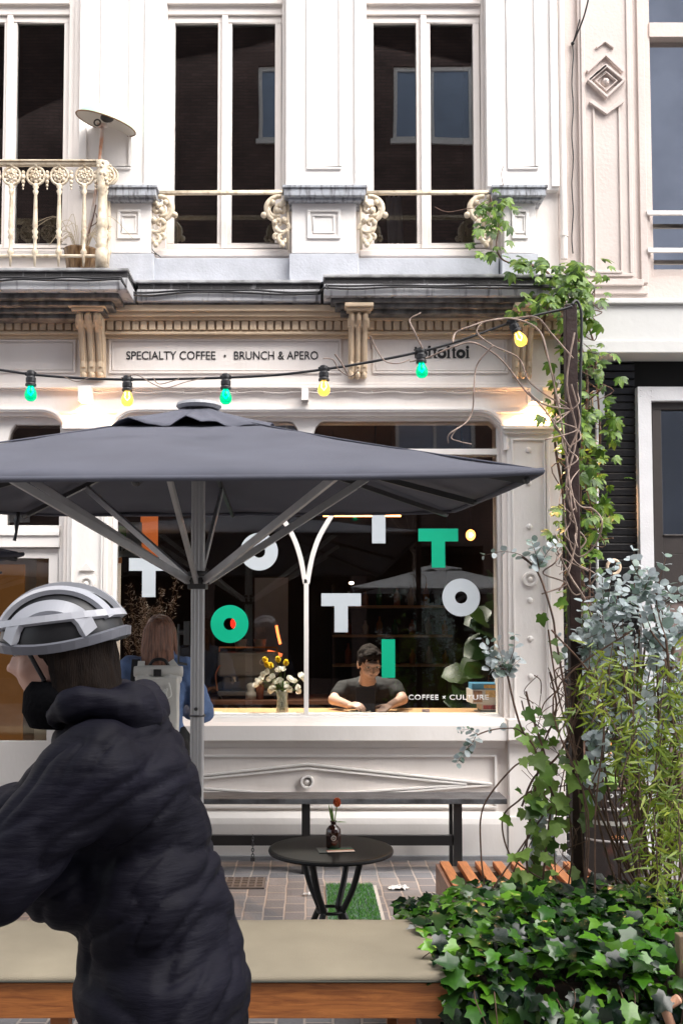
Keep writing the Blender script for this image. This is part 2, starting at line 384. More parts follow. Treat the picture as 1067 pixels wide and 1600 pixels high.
# leaves: outline in leaf space (tip along +y), fan from the midrib so the blade folds slightly
LEAF = {
    'ivy': [(0, 0), (.18, -.12), (.40, -.02), (.37, .22), (.50, .50), (.26, .56), (.15, .78), (0, 1.0), (-.15, .78), (-.26, .56), (-.50, .50), (-.37, .22), (-.40, -.02), (-.18, -.12)],
    'round': [(0, 0), (.3, .12), (.44, .45), (.3, .82), (0, 1), (-.3, .82), (-.44, .45), (-.3, .12)],
    'blade': [(0, 0), (.07, .3), (.05, .65), (0, 1), (-.05, .65), (-.07, .3)],
    'long': [(0, 0), (.055, .2), (.07, .45), (.035, .8), (0, 1), (-.035, .8), (-.07, .45), (-.055, .2)],
    'oval': [(0, 0), (.13, .2), (.215, .55), (.1, .85), (0, 1), (-.1, .85), (-.215, .55), (-.13, .2)],
}
def leaf(mb, kind, pos, tip, nrm, size, fold=.15, curl=.15):
    tip = V(tip).normalized(); nrm = V(nrm); s = tip.cross(nrm)
    if s.length < 1e-3: s = tip.orthogonal()
    s.normalize(); n = s.cross(tip)
    if kind == 'palmate':
        cen = None
        for a, k in ((-1.25, .62), (-.62, .85), (0, 1), (.62, .85), (1.25, .62)):
            d = tip * cos(a) + s * sin(a)
            leaf(mb, 'oval', pos, d - n * .25, n, size * k, fold, .2)
        return
    pts = LEAF[kind]; c = mb.v(V(pos) + (tip * .42) * size + n * (size * .02))
    vs = []
    for x, y in pts:
        h = fold * abs(x) - curl * (y - .3) ** 2
        vs.append(mb.v(V(pos) + (s * x + tip * y + n * h) * size))
    for i in range(len(vs)): mb.f([c, vs[i], vs[(i + 1) % len(vs)]])
def rnd(a, b): return R_.uniform(a, b)
# ================================================================ GROUND
PAVE = brickmat('street_pavers', (.27, .26, .265), (.18, .175, .185), (.44, .38, .34), sx=1, bw=.165, bh=.118, ms=.007, plane='YX', bump=.8)
o = MB().box(-60, 60, -60, 60, -.3, 0).build('pavement', PAVE); tag(o, kind='structure')
# ================================================================ CAFE BUILDING
B = thing('cafe_building', 'cream painted town building with a cafe shopfront, dark stone ledge and tall upper windows', 'building', (0, 0, 0))
xL, xR = -9.0, X(879, 900)
pL0, pL1 = X(98, 1000), X(174, 1000)
wR = X(786, 1000)
zWt, zWb = Z(650), Z(1122)
zS = Z(500)         # under the tan cornice
zLed = Z(437, -.2)  # top of ledge
dL = X(-215, 1000)
m = MB()
m.box(xL, dL, 0, .35, 0, zWt)
m.box(pL0, pL1, 0, .35, 0, zWt); m.box(wR, xR, 0, .35, 0, zWt)
m.box(pL1, wR, 0, .35, 0, zWb)
m.box(xL, xR, 0, .35, zWt, zLed - .05)
# rounded corners of the shop window and the door bay
for cx0, dr in ((pL1, 1), (wR, -1), (pL0, -1)):
    r = .15
    pts = [(cx0, zWt)] + [(cx0 + dr * (r - r * cos(a)), zWt - r + r * sin(a)) for a in [i * pi / 16 for i in range(9)]]
    m.prism(pts, .0, .2)
# upper storey
zW2b, zW2t = Z(396), 6.6
up = [(X(-95, 200), X(116, 200)), (X(249, 200), X(451, 200)), (X(563, 200), X(764, 200))]
xs = [xL] + [v for p in up for v in p] + [xR]
for i in range(0, len(xs), 2): m.box(xs[i], xs[i + 1], 0, .3, zLed - .05, 9.5)
for a, b in up:
    m.box(a, b, 0, .3, zLed - .05, zW2b); m.box(a, b, 0, .3, zW2t, 9.5)
m.build('wall', CREAM, B)
# side and back of the building so it reads from the side
MB().box(xL, xR, 8, 8.3, 0, 9.5).box(xL, xR, .35, 8, 9.3, 9.5).build('rear_wall', CREAM, B)
# upper pilasters with recessed panels
def panel_strip(m, a, b, c, d, w, y0, y1):
    """raised frame a..b by c..d with strip width w"""
    m.box(a, b, y0, y1, d - w, d); m.box(a, b, y0, y1, c, c + w)
    m.box(a, a + w, y0, y1, c + w, d - w); m.box(b - w, b, y0, y1, c + w, d - w)
zcap = Z(288, -.1)
for a, b in ((128, 240), (447, 565), (757, 868)):
    m = MB(); xa, xb = X(a, 150), X(b, 150)
    m.box(xa, xb, -.05, 0.002, zcap - .02, 9.2)
    m.box(xa, xa + .055, -.07, -.05, zcap, 9.2); m.box(xb - .055, xb, -.07, -.05, zcap, 9.2)
    panel_strip(m, xa + .15, xb - .15, zcap + .13, 8.8, .018, -.066, -.05)
    m.build('pilaster', WHITE, B, bev=.004)
# pedestals under the pilasters with grey stone caps
for i, (a, b, ca, cb) in enumerate(((168, 237, 150, 246), (456, 556, 441, 574), (787, 836, 768, 856))):
    m = MB(); y = -.14; xa, xb = X(a, 340, y), X(b, 340, y); z0, z1 = Z(395, y), Z(306, y)
    m.box(xa, xb, y, 0.002, z0, z1)
    m.box(xa - .02, xb + .02, y - .03, y + .02, z1 - .03, z1 - .005); m.box(xa - .01, xb + .01, y - .015, y + .01, z1 - .055, z1 - .03)
    w_ = (xb - xa); panel_strip(m, xa + w_ * .24, xb - w_ * .24, z0 + .1, z1 - .1, .02, y - .014, y)
    panel_strip(m, xa + w_ * .33, xb - w_ * .33, z0 + .14, z1 - .14, .012, y - .008, y)
    m.build('pedestal', WHITE, B, bev=.003)
    y = -.24
    m = MB(); xa, xb = X(ca, 295, y), X(cb, 295, y); z1 = Z(288, y)
    m.box(xa, xb, y, 0.004, z1 - .022, z1); m.box(xa + .012, xb - .012, y + .012, .004, z1 - .075, z1 - .022); m.box(xa + .04, xb - .04, y + .05, .004, z1 - .095, z1 - .075)
    m.build('pedestal_cap', CAPSTONE, B, bev=.005)
    y = -.155
    MB().box(X(a - 4, 340, y), X(b + 4, 340, y), y, .003, zLed, Z(396, y)).build('pedestal_base', BLUESTONE, B, bev=.004)
MB().box(X(150, 400), X(775, 400), -.09, .004, zLed, Z(403, -.09)).build('stone_course', BLUESTONE, B, bev=.004)
# upper windows
def casement(m, a, b, c, d, w, y0, y1):
    panel_strip(m, a, b, c, d, w, y0, y1)
for i, (a, b) in enumerate(up):
    W = MB(); panel_strip(W, a, b, zW2b, zW2t, .05, .03, .16)
    zr = Z(20, .1); W.box(a + .05, b - .05, .05, .15, zr - .045, zr + .06); W.box(a + .05, b - .05, .02, .06, zr + .02, zr + .045)
    mid = (a + b) / 2
    for q0, q1 in ((a + .05, mid), (mid, b - .05)):
        panel_strip(W, q0 + .002, q1 - .002, zW2b + .05, zr - .047, .05 if i else .045, .07, .13)
        panel_strip(W, q0 + .002, q1 - .002, zr + .062, zW2t - .052, .05, .07, .13)
    W.box(mid - .022, mid + .022, .05, .069, zW2b + .05, zr - .047)
    W.box(a - .01, b + .01, -.03, .05, zW2b - .03, zW2b + .012)
    wo = W.build('window', CREAM, B, bev=.004)
    MB().box(a + .06, b - .06, .098, .104, zW2b + .06, zW2t - .06).build('pane', GLASS, wo)
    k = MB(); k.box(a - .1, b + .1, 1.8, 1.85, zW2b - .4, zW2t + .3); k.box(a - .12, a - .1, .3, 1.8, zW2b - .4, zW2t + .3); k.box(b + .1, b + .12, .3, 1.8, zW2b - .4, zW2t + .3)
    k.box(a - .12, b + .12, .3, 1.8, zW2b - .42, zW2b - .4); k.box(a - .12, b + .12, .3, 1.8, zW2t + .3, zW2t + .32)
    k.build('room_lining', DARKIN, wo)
# pale curtain and folded cloth seen low in two upper windows
cm = M('pale_curtain', (.4, .42, .46), .8, var=.2, scale=12, stretch=(4, 1, .3))
wins = [x for x in bpy.data.objects if x.name.startswith('window')]
m = MB(); pts = [(X(607, 350, .35) + t * .011, .38 + .02 * sin(t * 1.9)) for t in range(12)]
for (xa, ya), (xb, yb) in zip(pts, pts[1:]): m.f([m.v((xa, ya, Z(384, .3))), m.v((xb, yb, Z(384, .3))), m.v((xb - .02, yb, Z(300, .3))), m.v((xa - .02, ya, Z(300, .3)))])
m.build('curtain', cm, wins[2], smooth=True)
# ---------------- ledge
zt = zLed
def ledge(name, x0, x1, p, steps, ends=True):
    m = MB()
    m.box(x0, x1, -p, .003, zt - .022, zt)
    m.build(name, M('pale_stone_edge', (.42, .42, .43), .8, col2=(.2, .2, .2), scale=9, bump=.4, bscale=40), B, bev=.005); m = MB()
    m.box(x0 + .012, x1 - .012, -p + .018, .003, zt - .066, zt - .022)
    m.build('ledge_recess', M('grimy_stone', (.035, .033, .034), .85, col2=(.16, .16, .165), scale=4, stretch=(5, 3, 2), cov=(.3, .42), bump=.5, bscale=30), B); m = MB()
    m.box(x0 + .004, x1 - .004, -p + .006, .003, zt - .150, zt - .066)
    o = m.build(name, LEDGE, B, bev=.006)
    m = MB(); z = zt - .150
    for q, h in steps:
        e = p - q
        m.box(x0 + e, x1 - e, -q, .003, z - h, z); z -= h
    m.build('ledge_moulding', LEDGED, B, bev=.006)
    return z
xA, xB = X(201, 440, -.44), X(505, 450, -.315)
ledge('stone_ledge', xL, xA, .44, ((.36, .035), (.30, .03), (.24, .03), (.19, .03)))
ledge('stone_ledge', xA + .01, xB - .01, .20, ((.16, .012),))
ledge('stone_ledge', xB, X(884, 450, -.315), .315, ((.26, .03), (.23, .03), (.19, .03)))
zc = zt - .162
# tan cornice with dentils
m = MB()
zd0, zd1 = Z(516, -.06), Z(502, -.06)
zz = Z(479, -.15)
m.box(xL, xR, -.15, 0.004, zz - .03, zc); m.box(xL, xR, -.125, .004, zz - .06, zz - .03); m.box(xL, xR, -.095, .004, zd1, zz - .06)
m.box(xL, xR, -.05, .004, zd0 - .012, zd1); m.box(xL, xR, -.07, .004, zd0 - .03, zd0 - .012); m.box(xL, xR, -.035, .004, zd0 - .05, zd0 - .03)
x = xL; pit = 13.3 * 7.04 / F
off = X(168, 510, -.06)
k0 = int((xL - off) / pit) + 1; k1 = int((xR - off) / pit)
for k in range(k0, k1): m.box(off + k * pit, off + k * pit + pit * .76, -.075, -.049, zd0, zd1 - .001)
m.build('dentil_cornice', TAN, B, bev=.003)
# corbels
def corbel(px0, px1, i):
    y = -.22; x0, x1 = X(px0, 530, y), X(px1, 530, y); zt_ = Z(488, y); zb = Z(588, -.06)
    h = zt_ - zb; m = MB()
    prof = [(.22, 0), (.235, .06), (.22, .14), (.18, .22), (.15, .30), (.125, .45), (.105, .62), (.085, .76), (.09, .86), (.085, .94), (.05, 1.0)]
    w_ = (x1 - x0)
    m.prismx([(-.0, zt_)] + [(-p * .86, zt_ - t * h) for p, t in prof] + [(0, zb)], x0 + .004, x1 - .004)
    for k in range(3):
        a = x0 + w_ * (k / 3 + .025); b = x0 + w_ * ((k + 1) / 3 - .025)
        m.prismx([(-.01, zt_)] + [(-p, zt_ - t * h) for p, t in prof] + [(-.01, zb - .004)], a, b)
        m.prismx([(-.01, zt_)] + [(-p - .012, zt_ - t * h) for p, t in prof[:-2]] + [(-.01, zb + .02)], a + w_ * .07, b - w_ * .07)
    for k in range(3): m.ball((x0 + w_ * (k + .5) / 3, -.07, zb + .004), (w_ / 7, .03, .028), 10, 6)
    m.lathe([(.035, x0 - .006), (.035, x1 + .006)], (0, -.17, zt_ - .06), 16, 'X')
    o = m.build('corbel', TAN, B, bev=.004, smooth=False)
    m = MB(); c = (x0 + x1) / 2
    m.box(c - w_ * .62, c + w_ * .62, -.265, .003, zt_ + .001, zt_ + .022); m.box(c - w_ * .72, c + w_ * .72, -.29, .003, zt_ + .022, zt_ + .05)
    m.build('corbel_cap', TAN, B, bev=.005)
for i, (a, b) in enumerate(((-262, -222), (118, 158), (545, 576), (808, 838))): corbel(a, b, i)
# sign panels on the frieze
for a, b, c, d in ((-200, 119, 531, 583), (171, 533, 530, 584), (582, 792, 526, 584)):
    m = MB(); xa, xb, z0, z1 = X(a, 555), X(b, 555), Z(d), Z(c)
    panel_strip(m, xa, xb, z0, z1, .016, -.014, .002); panel_strip(m, xa + .022, xb - .022, z0 + .022, z1 - .022, .006, -.009, .002)
    m.build('sign_panel', CREAM, B, bev=.002)
text('sign_lettering', 'SPECIALTY COFFEE', X(198, 555), Z(562), X(337, 555), Z(549), -.003, INK, B, bold=.004)
text('sign_lettering', '•', X(350, 555), Z(558), X(353.5, 555), Z(554.5), -.003, INK, B)
text('sign_lettering', 'BRUNCH & APERO', X(366, 555), Z(562), X(497, 555), Z(549), -.003, INK, B, bold=.004)
# the serif word toitoitoi
def serif_word(x0, x1, z0, z1, y, mat, parent):
    m = MB(); xh = (z1 - z0) * .72; n = 9; adv = {'t': .8, 'o': 1.18, 'i': .74}
    word = 'toitoitoi'; tot = sum(adv[c] for c in word); s = (x1 - x0) / tot; x = x0; t0 = y - .002
    for c in word:
        wd = adv[c] * s; cx = x + wd / 2; st = .15 * s
        if c == 'o': disc_ring(m, cx, z0 + xh / 2, xh * .53, xh * .2, t0, y, 20)
        if c == 'i':
            m.box(cx - st, cx + st, t0, y, z0 + .003, z0 + xh); m.box(cx - st * 1.9, cx + st * 1.9, t0 - .0005, y, z0, z0 + .006)
            m.box(cx - st * 1.8, cx - st * .2, t0 - .0005, y, z0 + xh - .006, z0 + xh + .001); disc_ring(m, cx, z0 + xh + .016, .0115, .001, t0, y, 12)
        if c == 't':
            m.box(cx - st * 1.1, cx + st * .9, t0, y, z0 + .004, z0 + xh * 1.3); m.box(cx - st * 2, cx + st * 2, t0 - .0005, y, z0 + xh - .008, z0 + xh)
            m.box(cx - st * .8, cx + st * 2.1, t0 - .0005, y, z0, z0 + .009)
        x += wd
    m.build('sign_lettering', INK, parent)
serif_word(X(645, 550), X(734, 550), Z(560), Z(541), -.003, INK, B)
# frieze mouldings above and around the openings
m = MB()
for a, b, p in ((598, 602, .03), (602, 606, .05), (606, 609, .022), (642, 645, .012)):
    m.box(xL, xR, -p, .003, Z(b, -p), Z(a, -p))
m.build('frieze_moulding', CREAM, B, bev=.003)
def arch_trim(a, b, zb, name='window_trim'):
    m = MB(); r = .2; zt_ = zWt + .045; pts = [(a - .03, zb)]
    pts += [(a - .03, zt_ - r)] + [(a - .03 + r - r * cos(t), zt_ - r + r * sin(t)) for t in [i * pi / 16 for i in range(1, 9)]]
    pts += [(b + .03 - r + r * sin(t), zt_ - r + r * cos(t)) for t in [i * pi / 16 for i in range(0, 9)]] + [(b + .03, zb)]
    m.ribbon(pts, .035, -.028, .003); m.ribbon([(x * 1.0, z) for x, z in pts], .012, -.036, -.02)
    return m.build(name, WHITE, B)
arch_trim(pL1 - .0, wR, zWt - .25)
arch_trim(dL, pL0, zWt - .25)
# pilasters at the shop level: mouldings, studs, rosettes
def pil(x0, x1, ztop, zbot, studs, ros, tri=None):
    m = MB()
    m.box(x0 + .03, x1 - .03, -.02, .002, zbot, ztop); panel_strip(m, x0 + .06, x1 - .06, zbot + .05, ztop - .06, .014, -.034, -.02)
    m.box(x0 - .005, x1 + .005, -.075, .003, ztop, ztop + .028); m.box(x0 + .005, x1 - .005, -.05, .003, ztop - .028, ztop)
    cx = (x0 + x1) / 2
    for py in studs: m.ball((cx, -.022, Z(py, -.02)), (.021, .016, .021), 12, 8)
    if ros:
        zc_ = Z(ros, -.03); m.lathe([(.052, -.03), (.055, -.02)], (cx, 0, zc_), 24, 'Y'); disc_ring(m, cx, zc_, .052, .034, -.045, -.028, 24); m.ball((cx, -.034, zc_), (.018, .02, .018), 12, 8)
    if tri: zc_ = Z(tri, -.03); m.prism([(cx - .055, zc_), (cx + .055, zc_), (cx, zc_ + .06)], -.04, -.02)
    m.build('pilaster', WHITE, B, bev=.003)
pil(wR + .005, xR - .06, Z(671, -.05), Z(1135), (703, 755, 823, 880, 938, 998, 1057), 905)
pil(pL0, pL1, Z(671, -.05), Z(1135), (), 912, 892)
# stall riser with sill, panel mouldings and diamond ornament
ziS = Z(1122, -.02)
def riser(x0, x1):
    m = MB()
    z1, z2 = ziS, Z(1157, -.12)
    m.prismx([(.16, z1 + .012), (-.02, z1), (-.09, z1 - .02), (-.12, z1 - .045), (-.12, z2), (-.06, z2 - .006), (-.035, z2 - .03), (-.02, z2 - .06), (.0, z2 - .07)], x0, x1)
    z3 = Z(1276, -.06)
    m.prismx([(0.003, z3 + .03), (-.03, z3 + .02), (-.065, z3 - .01), (-.075, z3 - .05), (-.075, .03), (.003, .03)], x0, x1)
    return m
m = riser(pL1 + .002, wR - .002); m.build('sill', WHITE, B)
m = MB()
y = -.03
panel_strip(m, X(200, 1220, y), X(776, 1220, y), Z(1263, y), Z(1180, y), .014, -.026, .003)
zc_ = Z(1222, y); xc = X(480, 1220, y)
for sx, hh, ww in ((1, .125, 1.30), (1, .095, 1.12)):
    a = [(xc - ww, zc_ - .015 + (0 if hh > .1 else -.0)), (xc, zc_ + hh), (xc + ww, zc_ - .015)]
    m.ribbon(a, .013, -.03, .003)
    a = [(xc - ww, zc_ - .02), (xc, zc_ - hh), (xc + ww, zc_ - .02)]
    m.ribbon(a, .013, -.026, .003)
disc_ring(m, xc, zc_, .047, .032, -.035, .003, 24); m.ball((xc, -.005, zc_), (.02, .03, .02), 12, 8)
m.build('riser_panel', WHITE, B, bev=.002)
# pedestals of the shop pilasters
for a, b in ((pL0, pL1), (wR, xR - .02)):
    m = MB(); z2 = Z(1157, -.14)
    m.box(a, b, -.14, .003, z2, ziS); m.box(a + .012, b - .012, -.11, .003, z2 - .03, z2); m.box(a + .02, b - .02, -.06, .003, Z(1276, -.08), z2 - .03)
    m.box(a + .005, b - .005, -.09, .003, .03, Z(1276, -.08)); m.build('pilaster_foot', WHITE, B, bev=.004)
MB().box(xL, xR, -.1, .003, -.01, .03).build('plinth', M('grey_plinth', (.3, .3, .31), .8, bump=.3), B, bev=.004)
# shop window
m = MB(); yw = .06
panel_strip(m, pL1, wR, zWb, zWt, .022, yw, .2)
zt0, zt1 = Z(712, .1), Z(703, .1)
m.box(pL1 + .02, wR - .02, yw - .01, .16, zt0, zt1)
xm = X(478.5, 1000, .1); hw = 3.6 * 7.2 / F
m.box(xm - hw, xm + hw, yw, .15, zWb + .02, Z(905, .1))
for sgn in (-1, 1):
    pts = [(xm + sgn * .007, Z(912, .1))]
    for px, py in ((9, 872), (20, 840), (36, 812), (58, 778), (84, 746), (112, 712)): pts.append((xm + sgn * px * 7.2 / F, Z(py, .1)))
    pts = [(q.x, q.z) for q in bez([(a, 0, b) for a, b in pts], 5)]
    m.ribbon(pts, .034, yw + .002 + .002 * sgn, .15)
# flared stem in the top lights
zq = zWt - .02
m.prism([(xm - .13, zq), (xm - .1, zq - .012), (xm - .07, zq - .045), (xm - .05, zq - .1), (xm - .03, zt1), (xm + .03, zt1), (xm + .05, zq - .1), (xm + .07, zq - .045), (xm + .1, zq - .012), (xm + .13, zq)], yw + .001, .15)
SW = m.build('shop_window', WHITE, B, bev=.002)
MB().box(pL1 + .015, wR - .015, .100, .106, zWb + .015, zWt - .015).build('pane', SHOPGLASS, SW)
yg = .097
def T_(cx, cy, mat):
    m = MB(); a = lambda p: X(p, cy, yg); zt_, zm, zb_ = Z(cy - 30, yg), Z(cy - 10, yg), Z(cy + 31, yg)
    m.prism([(a(cx - 31), zt_), (a(cx + 31), zt_), (a(cx + 31), zm), (a(cx + 10.5), zm), (a(cx + 10.5), zb_), (a(cx - 10.5), zb_), (a(cx - 10.5), zm), (a(cx - 31), zm)], yg - .002, yg); m.build('glass_letter', mat, SW)
def O_(cx, cy, mat, r=29.5, ri=9.5):
    m = MB(); k = 7.2 / F; disc_ring(m, X(cx, cy, yg), Z(cy, yg), r * k, ri * k, yg - .002, yg, 48); m.build('glass_letter', mat, SW)
def I_(a, b, c, d, mat): MB().box(X(a, b, yg), X(c, b, yg), yg - .002, yg, Z(d, yg), Z(b, yg)).build('glass_letter', mat, SW)
T_(233, 902, LETTERW); O_(405, 862, LETTERW); I_(581, 803, 602, 849, LETTERW); T_(684.5, 856, LETTERG)
T_(533, 957, LETTERW); O_(720, 933.5, LETTERW); O_(359, 975, LETTERG); I_(596, 999, 617, 1059, LETTERG)
WL = M('white_lettering', (.85, .85, .85), .5)
for s_, a_, b_, c_, d_ in (('COFFEE', 638, 684.5, 1093.5, 1085.5), ('×', 690.5, 696, 1092.3, 1087), ('CULTURE', 702, 763, 1093.5, 1085.5)): text('glass_lettering', s_, X(a_, 1089, yg), Z(c_, yg), X(b_, 1089, yg), Z(d_, yg), yg, WL, SW, bold=.012, space=1.1)
# poster taped inside the glass on the left
PW = M('poster_paper', (.42, .41, .38), .8, var=.05); PG = M('poster_green', (.13, .42, .05), .6); PO = M('poster_orange', (.8, .25, .03), .6)
yp = .125
po = MB().box(X(176, 840, yp), X(222, 840, yp), yp, yp + .003, Z(870, yp), Z(816, yp)).build('window_poster', PW, SW)
MB().box(X(176, 840, yp), X(198, 840, yp), yp - .003, yp - .0005, Z(848, yp), Z(822, yp)).build('poster_print', PG, po)
m = MB(); disc_ring(m, X(184.5, 832, yp), Z(833, yp), .022, .013, yp - .006, yp - .0035, 24); m.build('poster_print', PW, po)
text('poster_print', 'START', X(180, 860, yp), Z(861, yp), X(216, 860, yp), Z(852, yp), yp - .0005, INK, po, bold=.01)
MB().box(X(182, 875, yp), X(191, 875, yp), yp, yp + .003, Z(880, yp), Z(871, yp)).build('window_sticker', PO, SW)
# door bay
m = MB(); y0 = .06
panel_strip(m, dL, pL0, .02, zWt, .05, y0, .2)
m.box(dL + .04, pL0 - .04, y0 - .02, .17, Z(856, .1), Z(822, .1)); m.box(dL + .04, pL0 - .04, y0 - .035, .17, Z(838, .1), Z(831, .1))
xm2 = X(6, 700, .1); m.box(xm2 - .04, xm2 + .04, y0 + .002, .15, Z(822, .1), zWt - .04)
m.prism([(xm2 - .14, zq), (xm2 - .1, zq - .02), (xm2 - .06, zq - .08), (xm2 - .04, zq - .16), (xm2 + .04, zq - .16), (xm2 + .06, zq - .08), (xm2 + .1, zq - .02), (xm2 + .14, zq)], y0 - .001, .15)
DB = m.build('door_bay', WHITE, B, bev=.003)
MB().box(dL + .03, pL0 - .03, .1, .106, Z(822, .1), zWt - .03).build('pane', SHOPGLASS, DB)
m = MB(); xd = X(-60, 1000, .1)
panel_strip(m, xd, pL0 - .055, .02, Z(857, .1), .07, y0 + .02, .15); m.box(xd + .05, pL0 - .1, y0 + .03, .14, .05, .8)
panel_strip(m, dL + .052, xd - .004, .02, Z(857, .1), .07, y0 + .02, .15); m.box(dL + .1, xd - .06, y0 + .03, .14, .05, .8)
DO = m.build('door', WHITE, DB, bev=.003)
MB().box(dL + .1, pL0 - .1, .11, .116, .8, Z(862, .1)).build('pane', SHOPGLASS, DO)
MB().tube([(xd + .04, y0 - .03, .95), (xd + .04, y0 - .03, 1.2)], .012, 8).box(xd + .03, xd + .05, y0 - .03, y0 + .03, .96, .975).box(xd + .03, xd + .05, y0 - .03, y0 + .03, 1.175, 1.19).build('handle', STEEL, DO)
m = MB().box(X(-60, 810, .13), X(47, 810, .13), .13, .134, Z(816, .13), Z(800, .13)); m.build('paper_notice', M('notice_paper', (.75, .75, .76), .8), DB)
# interior shell
m = MB(); yi = 5.2
m.box(xL, xR, yi, yi + .1, -.02, 3.6); m.box(xL, xR, .35, yi, 3.45, 3.6); m.box(xR - .1, xR - .002, .35, yi, 0, 3.45); m.box(xL + .002, xL + .1, .35, yi, 0, 3.45)
m.build('room_lining', BROWNIN, B)
MB().box(xL + .1, xR - .1, .35, yi, 0.004, .02).build('room_floor', DARKWOOD, B)
# white cream downpipe and its brackets at the right end
m = MB(); xp = X(877, 200, -.03)
m.tube([(xp, -.05, Z(405, -.05)), (xp, -.05, 9)], .024, 12); m.tube([(xp, -.05, Z(370, -.05)), (xp, -.05, Z(362, -.05))], .03, 12); m.box(xp - .01, xp + .01, -.05, .003, Z(300, -.05), Z(296, -.05))
m.build('downpipe', CREAM, B)
# cables clipped along the ledge
m = MB(); R_.seed(4)
for j in range(2):
    for seg, yy in (((-40, 190), -.445), ((203, 500), -.2), ((508, 890), -.32)):
        pts = []
        for k in range(14):
            px = seg[0] + (seg[1] - seg[0]) * k / 13
            base = {-.445: 434, -.2: 455, -.32: 446}[yy]
            pts.append(P(px, base + j * (3.5 + 1.2 * sin(k * .9)) + .8 * sin(k * 1.3) + (0 if yy != -.2 else 2 * cos(k * .5)), yy - .012))
        m.tube(bez(pts, 3), .0075, 6)
    m.tube(bez([P(190, 434 + j * 4, -.457), P(197, 448, -.44), P(203, 457 + j * 3, -.212)], 4), .007, 6)
    m.tube(bez([P(500, 455 + j * 3, -.212), P(506, 450, -.34), P(512, 447 + j * 4, -.332)], 4), .007, 6)
m.build('ledge_cable', M('cable_black', (.018, .018, .02), .5), B, smooth=True)
m = MB(); pts = [P(px, 613 + 1.6 * sin(px * .09), -.03) for px in range(140, 800, 15)]; m.tube(pts, .0035, 5)
for px in range(160, 800, 42): m.ball(P(px, 612, -.03), .007, 8, 5)
m.build('thin_cable', CREAM, B)
# rails and scroll brackets of the French windows
for i, (a, b) in enumerate(((243, 443), (571, 760))):
    y = -.12
    o = MB().tube([P(a - 3, 302.5, y), P(b + 3, 301.5, y)], .013, 10).tube([P(a - 3, 299.5, y), P(b + 3, 298.5, y)], .008, 8).build('window_rail', IRON, B, smooth=True)
    for side, px in ((1, a), (-1, b)):
        m = MB(); s = side * 7.0 / F; bx = X(px - side * 8, 340, y)
        def sp(cx, cz, r0, a0, a1, r1, rad, n=22):
            pts = []
            for k in range(n + 1):
                t = k / n; r = r0 + (r1 - r0) * t; an = radians(a0 + (a1 - a0) * t)
                pts.append(V((bx + (cx + r * cos(an)) * s, y, Z(cz - r * sin(an), y))))
            m.tube(pts, [rad * (1 - .35 * abs(2 * k / n - 1)) for k in range(n + 1)], 8)
        sp(15, 327, 20, 100, -60, 19, .024); sp(12, 328, 11, -80, 330, 2, .021); sp(20, 331, 13, 60, -150, 3, .017)
        sp(10, 352, 12, 60, -140, 11, .021); sp(16, 349, 8, -60, 260, 2, .018); sp(9, 374, 9, 100, -200, 3, .019); sp(19, 371, 7, 200, -90, 2, .016); sp(6, 362, 14, 80, 160, 10, .014)
        m.ball((bx + 39 * s, y, Z(336, y)), .023, 10, 8); m.tube([(bx + 31 * s, y, Z(326, y)), (bx + 35 * s, y, Z(334, y)), (bx + 39 * s, y, Z(336, y))], [.02, .016, .014], 8)
        for q in ((12, 322), (7, 345), (18, 330), (10, 384), (22, 349), (25, 318), (5, 310), (8, 318)): m.ball((bx + q[0] * s, y - .018, Z(q[1], y)), (.02, .016, .022), 8, 6)
        m.tube([(bx + 1 * s, y, Z(303, y)), (bx + 1 * s, y, Z(390, y))], .011, 8)
        m.build('scroll_bracket', IRON, B, smooth=True)
# loose wires hanging at the bracket foot
MB().tube(bez([P(232, 378, -.1), P(240, 392, -.12), P(252, 402, -.13)], 4), .004, 5).tube(bez([P(231, 384, -.1), P(237, 394, -.12), P(249, 399, -.13)], 4), .003, 5).build('loose_wire', CABLE, B)
